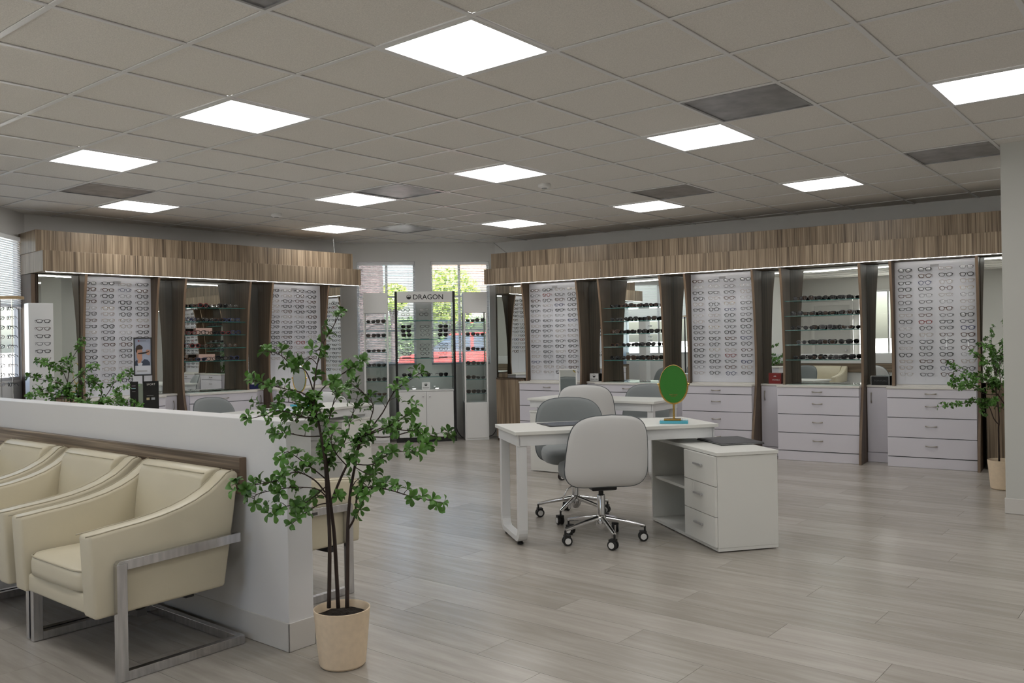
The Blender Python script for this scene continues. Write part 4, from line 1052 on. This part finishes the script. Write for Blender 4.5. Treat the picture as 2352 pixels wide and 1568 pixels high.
p = at(92, 800, t=8.25); t = thing('display_pillar', 'white pillar holding five eyeglasses by the left window', 'pillar', (p.x,p.y,0), math.radians(-8)+PI/2)
MB().box(-.108,.108,-.05,.10,.001,1.775).build('body', M_plast, t, bevel=.004)
pz = Vector((p.x,p.y)); dr_ = Vector((math.sin(math.radians(-8)+PI/2), -math.cos(math.radians(-8)+PI/2)))
for k in range(9):
    z = 1.60-.0715*k; q = pz + dr_*.125
    MB().cyl((-.012,-.06,z-.004),(-.012,-.118,z-.004),.0025,6).build('peg', M_chrome, t)
    sh, col = pick_eye(rnd)
    if k < 6: eyewear('oval' if k % 2 else 'rect', ('black','tortoise','black','grey','black','pale')[k], 'clear', (q.x, q.y, z), math.radians(-8)+PI/2+rnd.uniform(-.1,.1), '%s eyeglasses, %s from top on the white pillar by the left window' % (('black','tortoise brown','black','grey','black','pale clear')[k], ORD[k]), 'eyeglasses on the white pillar', temple=.05)
p = at(20, 800, t=7.5); rz = facing((p.x,p.y))-.45
t = thing('eyewear_rack', 'dark pole rack of eyeglasses with a wood cap at the left edge', 'rack', (p.x,p.y,0), rz)
MB().box(-.11,.11,-.06,.06,1.775,1.80).build('wood_cap', pmat('oak_cap', (.42,.29,.15), .4), t, bevel=.002)
MB().box(-.105,-.090,-.012,.012,.03,1.774).build('side_post', M_blackm, t)
MB().box(-.14,.14,-.12,.12,.001,.028).build('base', M_blackm, t, bevel=.003)
MB().box(.052,.058,-.052,-.046,.03,1.774).build('rod', M_chrome, t); MB().box(-.045,-.039,-.052,-.046,.03,1.774).build('rod', M_chrome, t)
ux = Vector((math.cos(rz), math.sin(rz))); un = Vector((math.sin(rz), -math.cos(rz)))
for r in range(9):
    for c in range(2):
        q = Vector((p.x,p.y)) + ux*(-.042+.097*c) + un*.105; sh, col = pick_eye(rnd)
        eyewear('oval', ('black','grey','black','pale','black')[(r+c*2) % 5], 'clear', (q.x, q.y, 1.69-.082*r), rz+.9*(-1 if c else 1), '%s eyeglasses, %s down in the %s column of the left rack' % (CW_[('black','grey','black','pale','black')[(r+c*2) % 5]], ORD[r], ORD[c]), 'eyeglasses on the left rack', temple=.05)

# ---------------------------------------------------------------- potted plants
def leaf_mesh(mat, L_=.034, W=.0095):
    # obovate leaf along +x, folded along the midrib, tip curling down
    st = [(0,.0008,0),(.22,.0035,.002),(.45,.0075,.003),(.68,1,.0025),(.86,.0072,0),(1.0,.0008,-.004)]
    vs = []; fs = []
    for k, (a, w, z) in enumerate(st):
        w = W if w == 1 else w*W/.0095
        vs += [(a*L_, -w, z+w*.28), (a*L_, 0, z), (a*L_, w, z+w*.28)]
    for k in range(len(st)-1):
        for q in (0,1): fs.append((3*k+q, 3*k+q+1, 3*k+4+q, 3*k+3+q))
    return MB().add(vs, fs).mesh('leaf', mat, smooth=True)
LEAF = [leaf_mesh(M_leaf), leaf_mesh(M_leaf2), leaf_mesh(M_leaf, .030, .0085)]
PIX = [  # branches as picture points (x, y) at 2.8 px per picture pixel from (500, 680); value = depth offsets at start and end
 ([(715,2020),(720,1568),(705,1300),(690,1060),(665,900),(640,780),(612,680)], 0, .02, .0085, .004),
 ([(775,2020),(752,1568),(726,1340),(712,1200),(700,1080),(690,960)], .03, .05, .0085, .005),
 ([(726,1340),(770,1220),(830,1090),(890,1000),(930,900),(1000,850)], .03, -.10, .006, .003),
 ([(832,2020),(836,1568),(838,1450),(855,1250),(885,1080),(910,960),(950,900)], -.02, .06, .0085, .004),
 ([(838,1500),(880,1420),(898,1280),(940,1232),(1080,1240),(1240,1285),(1450,1330)], 0, -.22, .005, .0015),
 ([(612,680),(540,620),(430,595),(320,565),(205,535)], .02, .18, .0038, .0014),
 ([(620,690),(618,600),(640,440),(680,300),(740,200),(790,100)], .02, .10, .0036, .0014),
 ([(612,600),(565,480),(480,445),(390,370),(300,355)], .03, .22, .003, .0013),
 ([(640,640),(700,570),(830,480),(930,420)], .02, -.15, .003, .0013),
 ([(640,780),(560,780),(400,735),(280,770),(195,790)], .02, -.20, .0034, .0013),
 ([(665,900),(560,900),(440,880),(375,885)], .02, -.12, .003, .0013),
 ([(700,1180),(640,1130),(570,1080),(450,1000),(405,1050)], .03, -.18, .003, .0013),
 ([(690,1260),(620,1180),(500,1130),(380,1185),(230,1215),(100,1245)], .02, -.28, .0036, .0013),
 ([(700,1290),(640,1240),(520,1228),(400,1240),(250,1275),(240,1330)], .0, -.22, .003, .0013),
 ([(705,1330),(640,1345),(560,1400),(480,1460)], .0, -.12, .0028, .0013),
 ([(700,1220),(560,1330),(440,1350),(330,1395)], .0, -.20, .0026, .0012),
 ([(930,900),(1050,860),(1180,790),(1270,700)], -.05, -.25, .0034, .0013),
 ([(950,900),(1100,905),(1260,870),(1390,900),(1490,905)], .05, .24, .0032, .0012),
 ([(890,1080),(1000,1080),(1120,1005),(1290,1000)], .03, -.16, .003, .0012),
 ([(885,1100),(980,1150),(1020,1110)], .03, .15, .0024, .0012),
 ([(960,880),(1060,750),(1130,620),(1220,550),(1310,490)], .05, .20, .0034, .0012),
 ([(950,900),(980,800),(1000,700),(930,620),(860,560)], .05, .0, .003, .0012),
 ([(665,900),(720,780),(760,640),(830,600)], .02, .18, .003, .0012),
 ([(700,1080),(790,980),(830,900),(860,780),(900,640)], .05, .22, .003, .0012),
 ([(640,780),(520,700),(430,680),(270,690)], .02, .05, .003, .0012),
 ([(855,1250),(900,1180),(960,1240),(900,1400)], .0, -.12, .0022, .0012),
 ([(930,900),(1080,840),(1180,860),(1330,880),(1350,960)], .0, -.10, .003, .0012),
 ([(830,1090),(760,1010),(730,930),(750,860)], .0, -.20, .0026, .0012),
 ([(726,1340),(740,1300),(770,1290)], .0, -.10, .0022, .0012), ([(705,1300),(660,1280),(610,1320)], .0, .12, .0022, .0012),
 ([(612,680),(560,740),(500,800),(460,790)], .02, .12, .0026, .0012), ([(640,440),(600,400),(560,430)], .05, .12, .002, .0012), ([(680,300),(640,350),(610,340)], .08, .0, .002, .0012)]
D0_ = (at(785,1525,z=0)-CAM).dot(FWD)
POTC = Vector((.229,-.446,0))
def branch_world():
    out = []
    for pts, d0, d1, r0, r1 in PIX:
        q = []; n = len(pts)
        for k, (x, y) in enumerate(pts):
            u = 500+x/2.8; v = 680+y/2.8; tt = k/(n-1)
            if v > 1395: u, v = u, 1395+(v-1395)*.1
            dep = D0_+d0+(d1-d0)*tt**1.2
            q.append(CAM + ray(u, v)*dep)
        # smooth the polyline
        sm = []
        for k in range(n-1):
            p0, p1, p2, p3 = q[max(k-1,0)], q[k], q[k+1], q[min(k+2,n-1)]
            for j in range(4):
                s = j/4; sm.append(.5*((2*p1)+(p2-p0)*s+(2*p0-5*p1+4*p2-p3)*s*s+(3*p1-p0-3*p2+p3)*s**3))
        sm.append(q[-1]); out.append((sm, r0, r1))
    return out
def potted_plant(label, loc, rz, scale, n_single, rnd, thin=1.0, pot_scale=1.0):
    t = thing('potted_plant', label, 'plant', loc, rz, 'tall potted plants')
    P_ = pot_scale
    m = MB(); n = 48; prof_ = [(.088,.0015),(.095,.010),(.1055,.12),(.1155,.228),(.1165,.236),(.1135,.2375),(.1105,.232),(.105,.19)]
    vs = []
    for k, (r, z) in enumerate(prof_):
        for j in range(n):
            fl = .0012*math.cos(j*2*PI*24/n*1.0) if 1 <= k <= 2 else 0
            vs.append(((r+(.0010 if (j % 2 and 1 <= k <= 2) else 0))*P_*math.cos(2*PI*j/n), (r+(.0010 if (j % 2 and 1 <= k <= 2) else 0))*P_*math.sin(2*PI*j/n), z*P_))
    fs = [(i*n+j, i*n+(j+1)%n, (i+1)*n+(j+1)%n, (i+1)*n+j) for i in range(len(prof_)-1) for j in range(n)] + [tuple(range(n-1,-1,-1))]
    m.add(vs, fs).build('pot', M_pot, t, smooth=True, shade_angle=.5)
    m = MB(); vs = [(0,0,.206*P_)]; 
    for q in range(1, 6):
        for j in range(24): vs.append((q/5*.1075*P_*math.cos(2*PI*j/24), q/5*.1075*P_*math.sin(2*PI*j/24), (.203+rnd.uniform(-.004,.005))*P_))
    fs = [(0, 1+j, 1+(j+1)%24) for j in range(24)] + [(1+q*24+j, 1+(q+1)*24+j, 1+(q+1)*24+(j+1)%24, 1+q*24+(j+1)%24) for q in range(4) for j in range(24)]
    m.add(vs, fs).build('soil', M_soil, t)
    leaves = []
    for sm, r0, r1 in branch_world():
        loc_ = [(p-POTC)*scale for p in sm]
        k = len(loc_); rr = [(r0+(r1-r0)*i/(k-1))*scale for i in range(k)]
        MB().tube(loc_, rr, 6).build('stem', M_stem, t, smooth=True)
        if r0 > .007: start = int(k*.72)
        else: start = max(2, int(k*.28))
        # whorls of leaves along the branch and on short side twigs
        L_ = sum((loc_[i+1]-loc_[i]).length for i in range(k-1)); nw = max(2, int(L_/(.035*scale)*thin))
        for w in range(nw):
            f_ = start/(k-1) + (1-start/(k-1))*(w+1)/nw; i = min(k-1, int(round(f_*(k-1))))
            base = loc_[i]; dirn = (loc_[min(k-1,i+1)]-loc_[max(0,i-1)]).normalized()
            side = Vector((rnd.uniform(-1,1), rnd.uniform(-1,1), rnd.uniform(-.4,.8))).normalized()
            twig = base + (dirn*.35+side*.65)*rnd.uniform(.012,.045)*scale if w < nw-1 else base
            if (twig-base).length > .004: MB().tube([base, (base+twig)/2+Vector((0,0,.003)), twig], [.0016*scale,.0013*scale,.0010*scale], 4).build('twig', M_stem, t)
            ax = (twig-base).normalized() if (twig-base).length > .004 else dirn
            nl = rnd.choice([4,5,5,6]); ph = rnd.uniform(0, 6.28); o1 = ax.orthogonal().normalized(); o2 = ax.cross(o1)
            for q in range(nl):
                a = ph+2*PI*q/nl+rnd.uniform(-.25,.25); lean = rnd.uniform(.25,.75)
                d = ((o1*math.cos(a)+o2*math.sin(a))*1.0+ax*lean+Vector((0,0,rnd.uniform(-.1,.25)))).normalized()
                up = (ax+Vector((0,0,.7))); up = (up-d*up.dot(d)).normalized(); sd_ = up.cross(d)
                M_ = Matrix((d, sd_, up)).transposed().to_4x4(); s_ = scale*rnd.uniform(.85,1.3)
                leaves.append((Matrix.Translation(twig) @ M_ @ Matrix.Scale(s_, 4), rnd.choice([0,0,1,2])))
    rnd.shuffle(leaves)
    st = MB()
    for k, (mx, li) in enumerate(leaves):
        if k < n_single:
            o = link('leaf', LEAF[li], t); o.matrix_local = mx
        else:
            me = LEAF[li]; st.add([mx @ v.co for v in me.vertices], [tuple(p.vertices) for p in me.polygons])
    if st.v:
        o = st.build('foliage', M_leaf, t, smooth=True); o['kind'] = 'stuff'
    return t
potted_plant('tall leafy plant in a sand-coloured ribbed pot at the end of the half wall', tuple(POTC), 0, 1.0, 300, random.Random(3))
p = at(150, 880, t=6.35); potted_plant('leafy green plant rising behind the half wall near the left window', (p.x,p.y+.12,0), .25, .95, 0, random.Random(5), 1.25)
potted_plant('leafy plant in a sand-coloured pot beside the white column', (1.655,5.60,0), 3.05, .98, 0, random.Random(9), 1.3, 1.05)

# ---------------------------------------------------------------- outside the windows
gm = pmat('concrete_ground', (.42,.41,.39), .9, noise=(.6,.12,(1,1,1)))
struct(MB().box(-500, 500, -500, 500, -.30, -.16).build('ground', gm))
def od(u, v, D): p = CAM + ray(u, v)*D; return p
# car
def make_car(label, loc, rz, paint):
    t = thing('car', label, 'car', loc, rz)
    body = [(-2.15,.30),(-2.2,.55),(-2.12,.80),(-1.25,.92),(1.35,.92),(2.0,.80),(2.15,.60),(2.12,.30)]
    MB().prism([(x,z) for x, z in body], -.86, .86, 'y').build('body', paint, t, bevel=.07, seg=3, smooth=True, shade_angle=.8)
    cabn = [(-1.30,.90),(-.62,1.42),(.75,1.45),(1.45,.90)]
    MB().prism(cabn, -.74, .74, 'y').build('cabin', pmat('car_glass', (.03,.04,.06), .06, spec=.8) if 'car_glass' not in MATS else MATS['car_glass'], t, bevel=.05, seg=2, smooth=True, shade_angle=.8)
    MB().prism([(-.64,1.40),(-.60,1.46),(.74,1.49),(.78,1.42)], -.73, .73, 'y').build('roof', paint, t, bevel=.02)
    for sg in (-1, 1): MB().prism([(.02,.90),(.02,1.44),(.10,1.44),(.10,.90)], sg*.735-.02, sg*.735+.02, 'y').build('pillar', paint, t)
    for x in (-1.35, 1.32):
        for sg in (-1, 1):
            w_ = MB(); vs = []
            for yy, r in ((0,.20),(0,.33),(.20,.33),(.20,.20)):
                for q in range(22): vs.append((x+r*math.cos(2*PI*q/22), sg*(.68+yy), .33+r*math.sin(2*PI*q/22)))
            fs = [(a*22+q, a*22+(q+1)%22, (a+1)*22+(q+1)%22, (a+1)*22+q) for a in range(3) for q in range(22)] + [tuple(range(22)), tuple(range(66,88))]
            wo = w_.add(vs, fs).build('wheel', M_rubber, t, smooth=True, shade_angle=.6)
            MB().cyl((x, sg*.87, .33), (x, sg*.885, .33), .19, 16).build('hubcap', M_chrome, wo)
    for sg in (-1, 1):
        MB().box(-2.21,-2.16,sg*.62-.14,sg*.62+.14,.60,.72).build('headlight', M_plast, t); MB().box(2.10,2.15,sg*.66-.12,sg*.66+.12,.62,.76).build('tail_light', M_red, t)
    return t
red = pmat('car_red', (.62,.025,.02), .25, coat=.6); whp = pmat('car_white', (.75,.76,.78), .25, coat=.6)
p = od(1090, 800, 26.0); make_car('red parked car seen through the corner windows', (p.x, p.y, .15), math.radians(32), red)
p = od(2100, 860, 3.0)
make_car('white parked car behind the shop, seen only in the mirrors', (-.6,-10.5,-.15), .1, whp)
# trees, hedge, building
def tree(label, base, trunk_r, trunk_h, crown_r, crown_z, n, rnd, mat, lean=(0,0)):
    t = thing('street_tree', label, 'tree', base)
    pts = [(lean[0]*k/5*trunk_h, lean[1]*k/5*trunk_h, trunk_h*k/5) for k in range(6)]
    MB().tube(pts, [trunk_r*(1.15-.35*k/5) for k in range(6)], 14).build('trunk', pmat('tree_bark', (.028,.018,.019), .9, noise=(9,.5,(1,1,.3)), bump=(14,1,.05)) if 'tree_bark' not in MATS else MATS['tree_bark'], t, smooth=True)
    for k in range(7):
        a = rnd.uniform(0,6.28); e_ = Vector(pts[-1])+Vector((math.cos(a)*crown_r*.6, math.sin(a)*crown_r*.6, (crown_z-trunk_h)+rnd.uniform(-.3,.6)))
        MB().tube([pts[-2], (Vector(pts[-1])+e_)/2+Vector((0,0,.1)), e_], [trunk_r*.4, trunk_r*.25, trunk_r*.1], 6).build('branch', MATS['tree_bark'], t, smooth=True)
    m = MB()
    for _ in range(n):
        v = Vector((rnd.gauss(0,1), rnd.gauss(0,1), rnd.gauss(0,1))).normalized()*crown_r*rnd.uniform(.35,1)**.6
        c = Vector((pts[-1][0], pts[-1][1], crown_z))+Vector((v.x, v.y, v.z*.85)); s = rnd.uniform(.06,.13)
        a = Vector((rnd.gauss(0,1), rnd.gauss(0,1), rnd.gauss(0,1))).normalized(); b_ = a.orthogonal().normalized()
        m.add([c-a*s, c+b_*s*.5, c+a*s, c-b_*s*.5], [(0,1,2,3)])
    o = m.build('foliage', mat, t); o['kind'] = 'stuff'
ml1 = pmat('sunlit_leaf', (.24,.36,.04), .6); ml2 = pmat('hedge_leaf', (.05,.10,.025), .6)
p = od(848, 800, 14.5); tree('dark thick tree trunk close outside the left corner window', (p.x, p.y, -.16), .27, 4.2, 1.9, 5.2, 2500, random.Random(1), ml2)
p = od(1030, 800, 30.0); tree('sunlit yellow-green tree outside the right corner window', (p.x, p.y, .14), .10, 1.5, 1.15, 2.85, 4000, random.Random(2), ml1)
p = od(905, 800, 33.0); tree('slim sunlit tree far outside the left corner window', (p.x, p.y, .14), .12, 2.0, .6, 3.0, 1500, random.Random(4), ml1)
# hedge
c = od(1000, 800, 36.0); ang = YAW+0.0
hx = Vector((RIGHT.x, RIGHT.y)).normalized(); ha = math.atan2(hx.y, hx.x)
t = thing('hedge', 'dark clipped hedge in front of the house outside', 'hedge', (c.x, c.y, .14), ha)
rd = struct(MB().box(-22, 22, -17, 40, -.158, -.02).box(-22, 22, -14, 40, -.0199, .14).build('street', gm)); rd.location = (c.x, c.y, 0); rd.rotation_euler = (0,0,ha)
m = MB(); r_ = random.Random(8)
for _ in range(9000):
    q = Vector((r_.uniform(-7,7), r_.uniform(-.5,.5), r_.uniform(0,2.3))); s = r_.uniform(.05,.11)
    a = Vector((r_.gauss(0,1), r_.gauss(0,1), r_.gauss(0,1))).normalized(); b_ = a.orthogonal().normalized(); m.add([q-a*s, q+b_*s*.5, q+a*s, q-b_*s*.5], [(0,1,2,3)])
o = m.build('foliage', ml2, t); o['kind'] = 'stuff'
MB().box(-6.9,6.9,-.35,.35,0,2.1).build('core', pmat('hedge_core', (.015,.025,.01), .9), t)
c = od(1105, 800, 46.0)
t = thing('house', 'pale house with an orange tiled roof beyond the hedge outside', 'house', (c.x, c.y, .14), ha)
MB().box(-2.6,5.5,0,6,0,4.2).build('wall', pmat('house_wall', (.62,.56,.47), .8), t)
MB().prism([(-.6,4.2),(3,5.9),(6.6,4.2),(3,4.35)], -3.0, 6, 'x').build('roof', pmat('roof_tile', (.36,.20,.13), .8, noise=(6,.25,(1,1,1))), t)
for x in (-1.5,1.0,3.6):
    w_ = MB().box(x-.55,x+.55,-.05,.05,2.2,3.5).build('window', M_frame, t); MB().box(x-.48,x+.48,-.07,-.051,2.27,3.43).build('pane', MATS['car_glass'], w_)
